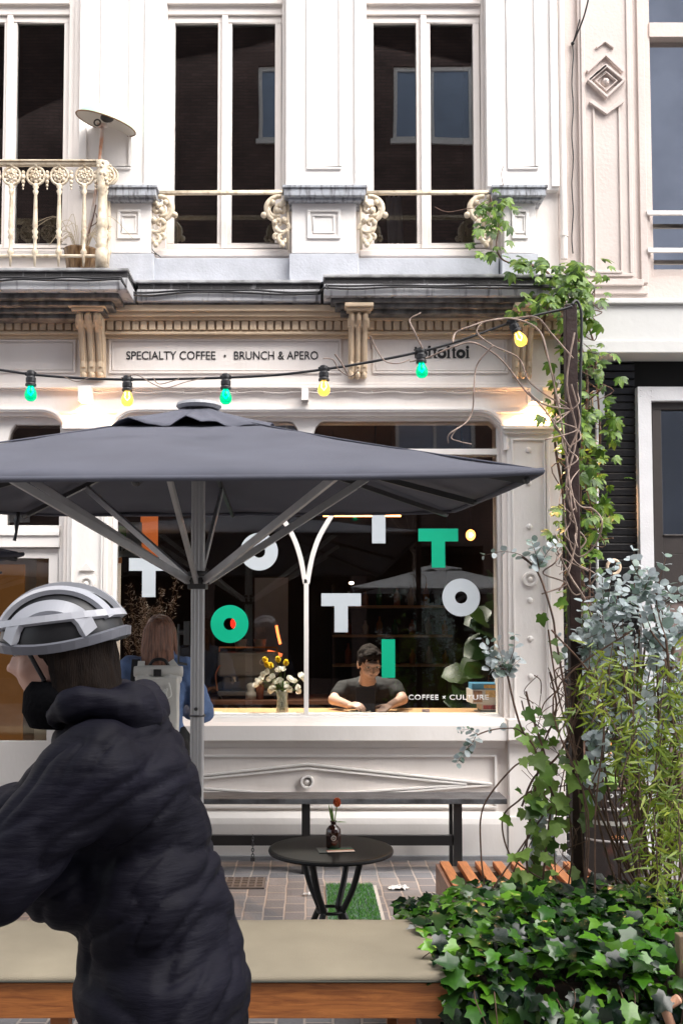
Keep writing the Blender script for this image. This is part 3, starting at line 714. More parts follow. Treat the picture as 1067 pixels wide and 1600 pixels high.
# balcony
m = MB(); yb = -.40
x0 = -6.0; x1 = X(160, 300, yb)
m.tube([(x0, yb, Z(256, yb)), (x1, yb, Z(256, yb))], .02, 10); m.box(x0, x1, yb - .03, yb + .03, Z(254, yb), Z(252, yb)); m.tube([(x0, yb, Z(400, yb)), (x1, yb, Z(400, yb))], .012, 8)
m.tube([(x1, yb, Z(256, yb)), (x1, -.1, Z(256, yb))], .018, 10); m.tube([(x1, yb, Z(400, yb)), (x1, -.1, Z(400, yb))], .012, 8)
BR = m.build('balcony_railing', IRON, B, smooth=False)
def baluster(px, y=yb, xx=None):
    m = MB(); bx = X(px, 330, y) if xx is None else xx
    k = 6.7 / F
    m.lathe([(.006, Z(416, y)), (.012, Z(402, y)), (.016, Z(398, y)), (.024, Z(394, y)), (.012, Z(388, y)), (.012, Z(374, y)), (.02, Z(371, y)), (.013, Z(367, y)), (.022, Z(362, y)), (.012, Z(358, y)), (.018, Z(355, y)), (.016, Z(340, y)), (.011, Z(305, y)), (.02, Z(299, y)), (.012, Z(296, y)), (.022, Z(292, y)), (.01, Z(287, y))], (bx, y, 0), 10)
    zc_ = Z(275, y)
    m.tube([(bx + 14 * k * cos(t), y, zc_ + 14.5 * k * sin(t)) for t in [i * pi / 10 for i in range(20)]], .0095, 7, closed=True)
    m.tube([(bx + 8 * k * cos(t), y - .004, zc_ + 8 * k * sin(t)) for t in [i * pi / 8 for i in range(16)]], .006, 6, closed=True)
    for t in range(8):
        an = t * pi / 4; m.ball((bx + 9 * k * cos(an), y, zc_ + 9 * k * sin(an)), (.014, .012, .014), 8, 6)
        m.ball((bx + 4.5 * k * cos(an + .4), y - .01, zc_ + 4.5 * k * sin(an + .4)), (.009, .009, .011), 6, 5)
    m.ball((bx, y, zc_), .015, 8, 6); m.ball((bx, y, Z(259, y)), (.018, .018, .014), 8, 6); m.ball((bx, y, Z(266, y)), (.012, .012, .02), 8, 6)
    return m.build('baluster', IRON, BR, smooth=True)
for px in (-94, -57, -20, 18, 56, 93, 132): baluster(px)
for px in (-76, -39, -1, 37, 74.5, 112, 150):
    m = MB(); bx = X(px, 275, yb)
    for py, r in ((270, .013), (277, .017), (284, .013), (290, .009), (295, .006)): m.ball((bx, yb, Z(py, yb)), (r, r, r * 1.3), 8, 6)
    m.build('drop_ornament', IRON, BR, smooth=True)
m = MB()
m.lathe([(.042, Z(418, yb)), (.042, Z(392, yb)), (.032, Z(388, yb)), (.045, Z(384, yb)), (.03, Z(380, yb)), (.04, Z(374, yb)), (.028, Z(368, yb)), (.03, Z(356, yb)), (.042, Z(352, yb)), (.03, Z(348, yb)), (.04, Z(344, yb)), (.028, Z(340, yb)), (.025, Z(300, yb)), (.038, Z(296, yb)), (.03, Z(290, yb)), (.035, Z(284, yb)), (.042, Z(270, yb)), (.036, Z(262, yb)), (.048, Z(254, yb)), (.02, Z(251, yb))], (x1, yb, 0), 14)
R_.seed(3)
for k in range(26): an = rnd(-pi, pi); m.ball((x1 + .036 * cos(an), yb + .036 * sin(an), Z(rnd(256, 288), yb)), (.012, .012, .016), 7, 5)
m.build('corner_post', IRON, BR, smooth=True)
for yy in (-.28, -.17): baluster(0, yy, x1)
# wall lamps under the frieze
LIT = M('lamp_glow', (1, .8, .55), emit=(1, .62, .3), es=9)
def wall_lamp(px0, px1, py0, py1, label, lit=60):
    y = -.13; x0, x1 = X(px0, 613, y), X(px1, 613, y); z0, z1 = Z(py1, y), Z(py0, y)
    L_ = thing('wall_lamp', label, 'wall lamp', ((x0 + x1) / 2, 0, z0), group='small white wall lamps', world=True)
    m = MB(); t = .006
    m.box(x0, x1, y, y + t, z0, z1); m.box(x0, x1, -.012, -.0025, z0, z1); m.box(x0, x0 + t, y + t, -.012, z0, z1); m.box(x1 - t, x1, y + t, -.012, z0, z1); m.box(x0 + t, x1 - t, y + t, -.012, z1 - t, z1)
    m.build('lamp_housing', WHITE, L_, bev=.002)
    if lit:
        MB().box(x0 + .012, x1 - .012, y + .02, -.02, z0 + .03, z0 + .035).build('lamp_lens', LIT, L_)
        ld = bpy.data.lights.new('lamp', 'SPOT'); ld.energy = lit; ld.spot_size = radians(125); ld.spot_blend = .7; ld.color = (1, .55, .25); ld.shadow_soft_size = .02
        lo = bpy.data.objects.new('lamp', ld); C.objects.link(lo); lo.parent = L_; lo.location = (0, (y) / 2, .022)
    return L_
wall_lamp(122, 141, 602, 625, 'white box lamp glowing on the wall above the left end of the parasol', 70)
wall_lamp(471, 482, 606, 625, 'narrow unlit white box on the frieze between the second and third hanging bulbs', 0)
wall_lamp(829, 848, 605, 627, 'white box lamp glowing brightly beside the creeper, above the right pilaster', 45)
# ================================================================ NEIGHBOUR ON THE RIGHT
NB = thing('neighbour_building', 'rosy rendered house with black timber cladding and a pale beam, right of the cafe', 'building', (0, 0, 0))
nx0, nx1 = xR + .002, 9.0
m = MB(); zB = Z(470, -.18)
wx0, wx1 = X(1014, 300), X(1190, 300); wz0, wz1 = Z(436), 6.4
m.box(nx0, wx0, .0, .3, zB - .1, 9.5); m.box(wx1, nx1, 0, .3, zB - .1, 9.5); m.box(wx0, wx1, 0, .3, zB - .1, wz0); m.box(wx0, wx1, 0, .3, wz1, 9.5)
m.build('wall', PINK, NB)
m = MB()
xa, xb = X(903, 250), X(988, 250); z0, z1 = Z(436, -.04), 8.5
m.box(xa, xb, -.03, .002, z0, z1); m.box(xa - .02, xb + .05, -.045, .002, z0 - .045, z0)
m.box(xa - .05, xb + .09, -.02, .0025, z0 - .1, z0 - .045)
panel_strip(m, xa + .02, xb - .02, z0 + .02, z1 - .1, .025, -.042, -.03)
za, zb = Z(425, -.04), Z(165, -.04); q0, q1 = X(928, 250, -.04), X(968, 250, -.04)
m.ribbon([(q0, za), (q1, za)], .02, -.05, -.03); m.ribbon([(q0, za), (q0, zb), ], .014, -.042, -.03); m.ribbon([(q1, za), (q1, zb)], .014, -.042, -.03)
m.ribbon([(X(1003, 300), z0 - .02), (X(1003, 300), z1)], .05, -.02, .002)
cx = X(946, 125, -.05); k = 7.05 / F
def dz(py): return Z(py, -.05)
m.ribbon([(cx - 30 * k, dz(112)), (cx, dz(86)), (cx + 28 * k, dz(112))], .02, -.06, -.03)
m.ribbon([(cx - 14 * k, dz(74)), (cx, dz(64)), (cx + 14 * k, dz(74))], .014, -.05, -.03)
m.ribbon([(cx - 28 * k, dz(127)), (cx, dz(104)), (cx + 28 * k, dz(127)), (cx, dz(152)), (cx - 28 * k, dz(127)), (cx, dz(104))], .024, -.07, -.03)
m.ribbon([(cx - 17 * k, dz(127)), (cx, dz(113)), (cx + 17 * k, dz(127)), (cx, dz(142)), (cx - 17 * k, dz(127)), (cx, dz(113))], .012, -.06, -.03)
m.ball((cx, -.03, dz(127)), (.03, .04, .03), 8, 6)
m.ribbon([(cx - 26 * k, dz(158)), (cx, dz(176)), (cx + 26 * k, dz(158))], .03, -.06, -.03)
m.build('ornament_pilaster', PINK, NB, bev=.003)
m = MB(); panel_strip(m, wx0, wx1, wz0, wz1, .035, .04, .16); zr = Z(60, .1); m.box(wx0 + .03, wx1 - .03, .03, .15, zr - .03, zr + .08); m.box(wx0 + .03, wx1 - .03, .05, .14, wz0 + .035, wz0 + .09)
WN = m.build('window', PINK, NB, bev=.003)
MB().box(wx0 + .03, wx1 - .03, .1, .106, wz0 + .03, wz1 - .03).build('pane', glassmat('bright_glass', 9, (.8, .85, .95)), WN)
MB().box(wx0 - .1, wx1 + .1, .9, .95, wz0 - .3, wz1 + .2).box(wx0 - .1, wx0 - .08, .3, .9, wz0 - .3, wz1 + .2).box(wx0 - .1, wx1 + .1, .3, .9, wz0 - .32, wz0 - .3).build('room_lining', DARKIN, WN)
MB().box(wx0 - .03, wx1 + .03, -.035, -.01, Z(338, 0), Z(332, 0)).box(wx0 - .03, wx1 + .03, -.035, -.01, Z(396, 0), Z(390, 0)).build('window_bar', WHITE, NB)
m = MB(); xb0 = X(906, 510, -.18)
m.box(xb0, nx1, -.17, .05, Z(549, -.18), zB - .025); m.box(xb0 - .01, nx1, -.2, .05, zB - .024, zB + .012); m.box(xb0, nx1, -.19, .05, Z(549, -.18) - .012, Z(532, -.18))
m.build('beam', GREYBEAM, NB, bev=.006)
MB().box(nx0, nx1, .09, .3, 0, zB - .1).build('lower_wall', M('matt_black_wall', (.008, .008, .008), .9), NB)
m = MB(); z = .0; h = 12.45 * 7.12 / F; rr = random.Random(2)
dx0, dx1 = X(996, 800, .02), 5.2
ztop = Z(598, .02); n = int(ztop / h)
for k in range(n + 4):
    z0 = k * h; j = rr.uniform(-.0015, .0015)
    m.prismx([(.09, z0), (.046 + j, z0), (.042 + j, z0 + h - .014), (.052 + j, z0 + h - .004), (.09, z0 + h - .004)], nx0, dx0)
m.build('board_cladding', CLAD, NB)
m = MB(); fz = Z(604, -.02)
m.box(dx0, X(1020, 800, -.02), -.02, .1, 0, fz); m.box(X(1020, 800, -.02), dx1, -.018, .1, Z(626, -.02), fz)
for qx, qy in ((1001, 610), (1001, 619), (1017, 610), (1017, 619)): m.ball(P(qx, qy, -.02), (.006, .004, .006), 6, 4)
DF = m.build('door_frame', M('chalky_white_paint', (.66, .66, .68), .6, var=.08, scale=5, bump=.2), NB, bev=.003)
m = MB(); y0 = .03; ex = X(1021, 800, .03)
m.box(ex, dx1, y0, .1, Z(640, y0), Z(627, y0)); m.box(ex, X(1033, 700, y0), y0, .1, 0, Z(640, y0)); m.box(X(1033, 700, y0), dx1, y0 + .002, .1, Z(866, y0), Z(836, y0)); m.box(X(1033, 700, y0), dx1, y0 - .01, .05, Z(838, y0), Z(835, y0))
m.box(X(1033, 1000, y0), dx1, y0 + .002, .1, 0, .35); m.box(X(1033, 1000, y0), dx1, y0 + .004, .1, Z(940, y0), Z(866, y0))
DR = m.build('door', DOORBROWN, NB, bev=.003)
MB().box(X(1033, 1050, .06), dx1, .05, .1, .35, Z(935, y0)).build('door_panel', M('taupe_panel', (.2, .15, .135), .6, var=.15), DR)
MB().box(X(1030, 700, .06), dx1, .06, .065, Z(840, y0), Z(638, y0)).build('pane', GLASS, DR)
m = MB(); m.tube([P(932, 640, -.03), P(933, 1225, -.03)], .011, 10)
for py in (700, 900, 1100): m.box(X(929, py, -.03), X(936, py, -.03), -.035, .05, Z(py + 2, -.03), Z(py - 2, -.03))
m.build('conduit_pipe', M('pale_grey_pipe', (.45, .46, .47), .5), NB, smooth=True)
MB().tube([P(924, 618, -.02), P(922, 640, -.02), P(921, 660, -.02)], .008, 8).box(X(926, 640, -.05), X(944, 640, -.05), -.05, .05, Z(652, -.05), Z(610, -.05)).build('meter_box', M('grey_box', (.35, .36, .37), .4), NB, bev=.01)
# brass letter-like knocker ring on the cladding
MB().tube([P(958 + 10 * cos(t), 886 + 11 * sin(t), 0) for t in [i * pi / 8 for i in range(16)]], .012, 8, closed=True).build('wall_ring', M('cream_ring', (.68, .52, .38), .5), NB, smooth=True)
# ================================================================ ACROSS THE STREET (seen in reflections)
OB = thing('brick_building', 'dark brown brick house across the street, seen only reflected in the panes', 'building', (0, 0, 0))
yo = -13.0
BRK = brickmat('dark_brick', (.17, .105, .09), (.115, .07, .06), (.075, .06, .055), sx=1, bw=.22, bh=.07, ms=.009)
m = MB(); cols = [(-4.7, -3.4), (-1.0, .15), (1.8, 3.45), (4.4, 5.5)]; rows = [(4.5, 6.3), (8.0, 9.4), (11.7, 13.3)]
zs = [3.2] + [v for r in rows for v in r] + [14.4]; xs = [-9] + [v for r in cols for v in r] + [6.0]
for i in range(0, len(zs), 2): m.box(-9, 6, yo - .3, yo, zs[i], zs[i + 1])
for a, b in rows:
    for i in range(0, len(xs), 2): m.box(xs[i], xs[i + 1], yo - .3, yo, a, b)
m.box(-9, 6, yo - .3, yo, 0, .5)
for x in (-9, -5.2, -2.2, .9, 3.6, 5.7): m.box(x, x + .3, yo - .3, yo, .5, 3.2)
m.build('wall', BRK, OB)
for a, b in rows:
    for c, d in cols:
        m = MB(); panel_strip(m, c, d, a, b, .08, yo - .15, yo - .05); m.box((c + d) / 2 - .03, (c + d) / 2 + .03, yo - .13, yo - .07, a + .08, b - .08); m.box(c - .05, d + .05, yo - .1, yo + .06, a - .1, a)
        wn = m.build('window', WHITE, OB); MB().box(c + .07, d - .07, yo - .11, yo - .1, a + .07, b - .07).build('pane', M('pale_reflecting_pane', (.25, .32, .45), .08, spec=1.0), wn)
MB().box(-9, 6, yo - 2.5, yo - 2.4, 0, 3.2).box(-9, 6, yo - 2.4, yo - .3, 3.15, 3.2).build('shop_interior', DARKIN, OB)
o = MB().box(6.05, 16, yo - .3, yo, 0, 17).build('pale_building', M('blue_grey_render', (.5, .56, .7), .8, var=.3, scale=.6)); tag(o, 'pale blue-grey rendered house across the street, mirrored in the far right upper window', 'building')
# ================================================================ PARASOL
def parasol(name, label, loc, hx, hy, ze, rise, tilt, rz, fabric, dark=True, group='garden parasols'):
    U = thing(name, label, 'parasol', loc, radians(rz), group)
    ft = tan(radians(tilt))
    def T(p): return V((p[0], p[1], p[2] + p[1] * ft))
    def zs(x, y):
        r = max(abs(x) / hx, abs(y) / hy)
        return ze + rise * (1 - r) ** .96 - .02 * sin(pi * min(1, r)) * (1 - abs(abs(x) / hx - abs(y) / hy))
    N = 36; bm = MB(); bm.tf = T; g = []
    for j in range(N + 1):
        row = []
        for i in range(N + 1):
            u, v = 2 * i / N - 1, 2 * j / N - 1
            x, y = u * hx, v * hy
            r = max(abs(u), abs(v)); q = min(abs(u), abs(v)) / max(r, 1e-6)
            z = zs(x, y) + .006 * sin(x * 9 + y * 5) * r * (1 - q) + (.010 * noise.noise(V((x * 2.2, y * 2.2, 0)))) + .005 * noise.noise(V((x * 7, y * 3, 4)))
            if r > .999: z += -.012 * (1 - q ** 6) + .004 * max(0, q - .9) * 10
            row.append(bm.v((x * (1 + .012 * q ** 10), y * (1 + .012 * q ** 10), z)))
        g.append(row)
    for j in range(N):
        for i in range(N):
            a, b, c, d = g[j][i], g[j][i + 1], g[j + 1][i + 1], g[j + 1][i]
            if (i - (N - 1) / 2) * (j - (N - 1) / 2) > 0: bm.f([a, b, c]); bm.f([a, c, d])
            else: bm.f([a, b, d]); bm.f([b, c, d])
    cn = bm.build('canopy', fabric, U, smooth=True)
    s = cn.modifiers.new('s', 'SOLIDIFY'); s.thickness = .004
    # stitched seams down the hips
    for u, v in ((1, 1), (1, -1), (-1, 1), (-1, -1)):
        m = MB(); m.tf = T; m.tube([V((u * hx * t, v * hy * t, zs(u * hx * t, v * hy * t) + .005)) for t in [.12 + .87 * i / 30 for i in range(31)]], .0045, 6); m.build('seam', fabric, cn, smooth=True)
    # hem
    m = MB(); m.tf = T; pts = []
    for (a, b) in (((-1, -1), (1, -1)), ((1, -1), (1, 1)), ((1, 1), (-1, 1)), ((-1, 1), (-1, -1))):
        for k in range(18):
            t = k / 18; u, v = a[0] + (b[0] - a[0]) * t, a[1] + (b[1] - a[1]) * t
            q = min(abs(u), abs(v)); pts.append(V((u * hx * (1 + .012 * q ** 10), v * hy * (1 + .012 * q ** 10), ze - .012 * (1 - q ** 6) + .004 * max(0, q - .9) * 10 - .006)))
    m.tube(pts, .013, 6, closed=True); m.build('hem', fabric, cn, smooth=True)
    # vent cap with ruffled edge
    m = MB(); m.tf = T; n = 72; rings = []
    for k in range(9):
        t = k / 8; ring_ = []
        for j in range(n):
            a = 2 * pi * j / n; sq = 1 / max(abs(cos(a)), abs(sin(a))) ** .75
            r = (.07 + .34 * t ** 1.15) * (1 + (sq - 1) * t); x, y = r * cos(a), r * sin(a)
            z = zs(x, y) + .012 * (1 - t) ** 1.6 + .024 + t * t * .022 * sin(a * 8 + 1.3 * sin(a * 3)) + t * .01 * sin(a * 19)
            ring_.append(m.v((x, y, z)))
        rings.append(ring_)
    for A, Bb in zip(rings, rings[1:]):
        for j in range(n): m.f([A[j], A[(j + 1) % n], Bb[(j + 1) % n], Bb[j]])
    vc = m.build('vent_cap', fabric, U, smooth=True); s = vc.modifiers.new('s', 'SOLIDIFY'); s.thickness = .004
    zt_ = ze + rise
    MB().lathe([(.0, zt_ + .045), (.11, zt_ + .045), (.115, zt_ + .03), (.1, zt_ + .015), (.0, zt_ + .015)], n=28, cap=False).build('top_disc', M('pale_grey_disc', (.42, .43, .45), .5), U)
    # pole with grooves
    m = MB(); n = 32; prof = []
    for k in range(n):
        a = 2 * pi * k / n; r = .034 * (1 / max(abs(cos(a)), abs(sin(a)))) ** .55
        if k % 4 == 2: r -= .003
        prof.append((r * cos(a), r * sin(a)))
    lo = [m.v((x, y, 0.02)) for x, y in prof]; hi = [m.v((x, y, zt_ + .01)) for x, y in prof]
    for k in range(n): m.f([lo[k], lo[(k + 1) % n], hi[(k + 1) % n], hi[k]])
    m.f(lo[::-1]); m.f(hi); m.build('pole', ALU, U)
    zh = 1.86
    m = MB(); m.box(-.045, .045, -.045, .045, zh - .045, zh + .012); m.box(-.06, .06, -.022, .022, zh - .02, zh + .01); m.box(-.022, .022, -.06, .06, zh - .019, zh + .009)
    m.lathe([(.047, zh + .02), (.052, zh + .03), (.047, zh + .045)], n=20); m.build('slider_hub', ALUD, U, bev=.003)
    m = MB(); m.lathe([(.05, zt_ - .09), (.065, zt_ - .08), (.065, zt_ - .04), (.04, zt_ - .03)], n=16); m.build('crown_hub', ALUD, U)
    for i, (u, v) in enumerate(((1, -1), (1, 0), (1, 1), (0, 1), (-1, 1), (-1, 0), (-1, -1), (0, -1))):
        end = T((u * hx * .98, v * hy * .98, ze - .03)); st = T((u * .05, v * .05, zt_ - .10))
        rb = MB().bar(st, end, .018, .028).ball(end, .014, 8, 6).build('rib', ALUD if dark else ALU, U)
        f = .56 if u and v else .6
        k = st.lerp(end, f) - V((0, 0, .02)); d = V((u, v, 0)).normalized()
        MB().bar(V((d.x * .05, d.y * .05, zh - .005)), k, .02, .036).build('strut', ALU, U, bev=.002)
        MB().ball(V((d.x * .052, d.y * .052, zh - .005)), (.014, .014, .014), 8, 6).build('pivot', ALUD, U)
    m = MB(); m.box(-.10, .10, -.035, .035, 1.53, 1.64) if False else None
    m.box(-.065, -.036, -.03, .03, 1.535, 1.655); m.lathe([(.012, -.095), (.012, -.06)], (0, 0, 1.6), 10, 'X'); m.tube([(-.095, 0, 1.64), (-.095, 0, 1.44)], .006, 8); m.tube([(-.095, 0, 1.445), (-.05, -.02, 1.44)], .007, 8)
    m.build('crank', ALUD, U, bev=.003)
    m = MB(); m.box(-.32, .32, -.32, .32, .004, .02); m.lathe([(.05, .02), (.05, .3)], n=20); m.box(-.3, -.05, -.3, .3, .02, .07); m.box(.05, .3, -.3, .3, .02, .07)
    m.build('base', ALUD, U, bev=.004)
    m = MB(); m.lathe([(.041, 1.18), (.043, 1.185), (.041, 1.19)], n=16); m.lathe([(.008, -.052), (.01, -.04)], (0, 0, 1.22), 10, 'Y'); m.build('pole_screw', ALUD, U)
    return U
xp = X(309, 1000, -2.1)
parasol('parasol', 'large dark grey square parasol open over the pavement in front of the cafe window', (xp, -2.1, 0), 1.41, 1.5, 2.275, .435, 3.8, -2.5, FABRIC)
parasol('parasol', 'dark parasol at the left edge of the photo, only its right corner tip in view', (-3.02, -1.3, 0), .98, .98, 2.04, .3, 0, 40, FABRIC)
parasol('parasol', 'off-white parasol across the street, reflected in the right half of the shop window', (2.25, -9.9, 0), 1.45, 1.45, 2.2, .42, 0, 3, M('white_canvas', (.75, .74, .73), .8), group=None)
# strap hanging from the back left corner
tag(MB().tube([P(29, 800, -.62), P(27, 815, -.62), P(26, 832, -.62), P(23, 845, -.62)], [.012, .017, .009, .012], 8).ball(P(26, 813, -.62), (.02, .014, .02), 8, 6).build('parasol_strap', CABLE), 'short black strap dangling from the back left corner of the large parasol', 'strap')
# ================================================================ STRING LIGHTS
ys = -2.9
pp = [(-40, 574), (0, 578), (60, 586), (130, 591), (200, 593), (280, 592), (353, 590), (430, 586), (500, 578), (570, 567), (650, 551), (720, 532), (790, 507), (840, 492), (880, 483), (893, 478)]
cord = MB().tube(bez([P(x, y, ys) for x, y in pp], 4), .0058, 6).build('festoon_cable', CABLE, smooth=True)
tag(cord, 'thin black cord of hanging bulbs strung from the brown post across the shopfront', 'cord')
def glow(name, col, es):
    m, t, b = newmat(name); N = t.nodes; L = t.links
    b.inputs['Base Color'].default_value = (*col, 1); b.inputs['Roughness'].default_value = .08; b.inputs['Transmission Weight'].default_value = .75; b.inputs['IOR'].default_value = 1.2
    b.inputs['Emission Color'].default_value = (*col, 1); b.inputs['Emission Strength'].default_value = es
    return m
GB = glow('green_bulb_glass', (.0, .60, .28), .22); YB = glow('yellow_bulb_glass', (.95, .62, .12), .35)
FIL = M('bright_filament', (1, .95, .8), emit=(1, .9, .7), es=4)
bulbs = [(49, 585, 0, GB, 'green', 'leftmost hanging bulb'), (199.5, 593, 0, YB, 'yellow', 'second hanging bulb from the left'), (353, 590, 0, GB, 'green', 'hanging bulb just above the top of the parasol'), (506, 577, 0, YB, 'yellow', 'hanging bulb in front of the word APERO'), (657, 549, -3, GB, 'green', 'hanging bulb in front of the serif shop name'), (799, 503, -26, YB, 'yellow', 'tilted bulb at the right end of the cord, by the creeper')]
for px, py, tl, mt, c, lab in bulbs:
    p = P(px, py, ys); L_ = thing('light_bulb', c + ' glass ' + lab, 'light bulb', p, group='coloured bulbs on the cord')
    L_.rotation_euler = (0, radians(tl), 0)
    MB().lathe([(.008, .018), (.017, .014), (.019, .0), (.017, -.01), (.0215, -.016), (.0215, -.032), (.019, -.036), (.023, -.042), (.023, -.05), (.014, -.052)], n=18).box(-.024, .024, -.009, .009, -.006, .008).build('socket', CABLE, L_, bev=.001)
    MB().lathe([(.012, -.05), (.014, -.056), (.021, -.068), (.0255, -.082), (.026, -.092), (.023, -.104), (.014, -.113), (.003, -.1155)], n=20).build('bulb_glass', mt, L_, smooth=True)
    MB().tube([(-.006, 0, -.055), (-.009, 0, -.078), (0, 0, -.09), (.009, 0, -.078), (.006, 0, -.055)], .0022, 6).build('filament', FIL, L_)
# ================================================================ BROWN POST AND SPAN WIRE
yp_ = -2.87
o = MB().box(P(885, 600, yp_).x, P(903, 600, yp_).x, yp_, yp_ + .05, .3, Z(474, yp_)).build('post', BROWNPOST, bev=.004); tag(o, 'tall slim rust-brown metal post standing in the planter', 'post')
o = MB().tube(bez([P(893, 476, yp_ - .01), P(900, 470, yp_ + .0), P(907, 485, yp_), P(908, 520, yp_), P(906, 600, yp_), P(905, 700, yp_)], 5), .006, 6).build('power_cable', CABLE, smooth=True); tag(o, 'thick black cable bent over the top of the brown post and running down it', 'cable')
o = MB().tube(bez([P(925, -30, -.25), P(912, 25, -.2), P(895, 66, -.02)], 4), .006, 6).tube(bez([P(905, 30, -.15), P(900, 50, -.1), P(895, 66, -.02)], 4), .005, 6).tube(bez([P(894 + 1.2 * sin(k * 1.7), 66 + k * 22, -.015) for k in range(16)], 3), .0048, 6).ball(P(894, 68, -.02), .014, 8, 6).build('wall_cable', CABLE, smooth=True)
tag(o, 'thin dark cable hooked to the wall and hanging straight down beside the downpipe', 'cable')
# ================================================================ WALL BENCH
yb0, yb1 = -.24, -.5
T1 = thing('wall_bench', 'long black painted bench with grey worn top against the riser below the shop window', 'bench', (0, -.37, 0), world=True)
zb_ = Z(1248, yb1); xl, xr = X(-60, 1250, yb1), X(792, 1250, yb1)
MB().box(xl, xr, yb1, yb0, zb_ - .036, zb_).build('seat', M('worn_black_seat', (.10, .105, .115), .5, col2=(.03, .03, .033), scale=8, stretch=(1, 6, 1), cov=(.35, .6), bump=.3), T1, bev=.004)
for px in (120, 478, 716):
    xx = X(px, 1300, yb1)
    MB().box(xx - .028, xx + .028, yb1 + .02, yb1 + .08, 0.002, zb_ - .037).build('leg', BLACK, T1, bev=.003)
    MB().box(xx - .028, xx + .028, yb0 - .05, yb0 - .005, 0.002, zb_ - .037).build('leg', BLACK, T1, bev=.003)
MB().box(xl, X(716, 1300, yb1) - .03, yb1 + .03, yb1 + .07, Z(1323, yb1), Z(1307, yb1)).build('stretcher', BLACK, T1, bev=.003)
# chain with a padlock on the stretcher
m = MB(); xx = X(395, 1320, yb1); 
for k in range(8):
    zc_ = Z(1307 + k * 4.3, yb1); m.tube([(xx + (.008 * cos(t) if k % 2 else 0), yb1 + .01 + (0 if k % 2 else .008 * cos(t)), zc_ + .012 * sin(t)) for t in [i * pi / 5 for i in range(10)]], .003, 5, closed=True)
m.box(xx - .014, xx + .014, yb1, yb1 + .016, Z(1346, yb1), Z(1340, yb1))
tag(m.build('chain', M('dark_steel', (.08, .08, .085), .4, metal=.8)), 'short dark steel chain hanging from the bench stretcher near the paving', 'chain')
# ================================================================ ROUND TABLE
tx, ty, tz = X(517, 1330, -2.26), -2.26, .57
TB = thing('round_table', 'low black round metal table with hourglass legs standing on the paving', 'table', (tx, ty, 0))
MB().lathe([(0, tz), (.285, tz), (.297, tz - .004), (.3, tz - .012), (.297, tz - .02), (.28, tz - .022), (0, tz - .022)], n=72, cap=False).build('table_top', M('black_table_metal', (.007, .007, .0075), .5, var=.1, spec=.25), TB, smooth=False)
for k in range(4):
    a = radians(45 + 90 * k + 12); c, s = cos(a), sin(a)
    MB().tube(bez([(c * .17, s * .17, tz - .02), (c * .125, s * .125, .40), (c * .075, s * .075, .30), (c * .066, s * .066, .275), (c * .08, s * .08, .25), (c * .15, s * .15, .1), (c * .19, s * .19, .012)], 4), .0155, 8).build('leg', BLACK, TB, smooth=True)
MB().tube([(.066 * cos(t), .066 * sin(t), .275) for t in [i * pi / 12 for i in range(24)]], .008, 6, closed=True).build('leg_ring', BLACK, TB, smooth=True)
# card under the bottle
cd = thing('flyer_card', 'small printed card with green and red stripes lying under the brown bottle', 'card', (tx + .02, ty - .06, tz + .001))
cd.rotation_euler = (0, 0, radians(8))
MB().box(-.085, .085, -.055, .055, 0, .003).build('card', M('dark_card', (.02, .03, .028), .4), cd)
m = MB().box(-.045, .084, -.054, -.025, .003, .0045); m.build('stripe', M('pale_card', (.7, .55, .45), .5), cd)
MB().box(-.045, .084, -.024, -.012, .003, .0044).build('stripe', M('red_print', (.45, .06, .03), .5), cd); MB().box(-.03, .084, -.011, .01, .003, .0043).build('stripe', M('green_print', (.02, .16, .08), .5), cd)
bt = thing('bottle_vase', 'small brown glass bottle with one orange-red tulip on the round table', 'vase', (tx + .012, ty - .02, tz + .0045))
MB().lathe([(.0, 0), (.032, 0), (.036, .004), (.036, .075), (.034, .088), (.022, .102), (.0135, .108), (.0125, .118), (.016, .12), (.016, .127), (.011, .127), (.011, .11), (0, .11)], n=28, cap=False).build('bottle', M('brown_glass', (.03, .008, .004), .08, var=.2, coat=.6), bt, smooth=True)
m = MB(); disc_ring(m, 0, .052, .0125, .0085, -.0375, -.0362, 20); m.box(-.004, .004, -.0375, -.0362, .049, .055); m.build('label_mark', M('pale_print', (.55, .5, .45), .5), bt)
MB().tube(bez([(.002, 0, .05), (.006, 0, .12), (.012, .0, .17), (.016, .0, .195)], 4), .003, 6).build('stem', STEMG, bt)
m = MB()
for k in range(6):
    a = k * pi / 3; c, s = cos(a), sin(a); base = V((.017 + .004 * c, .004 * s, .19))
    leaf(m, 'round', base, V((.12 * c, .12 * s, 1)), V((c, s, 0)), .044, fold=-.5, curl=.9)
m.build('tulip_flower', foliage('tulip_petals', [(.55, .08, .03), (.75, .25, .08), (.6, .1, .05)], trans=.3), bt)
m = MB(); leaf(m, 'long', (0, 0, .115), (-.12, 0, 1), (0, -1, .1), .085); leaf(m, 'long', (.004, 0, .12), (1, 0, .05), (0, -.5, 1), .06); leaf(m, 'blade', (0, 0, .11), (-.25, 0, 1), (0, -1, 0), .1)
m.build('tulip_leaf', STEMG, bt)
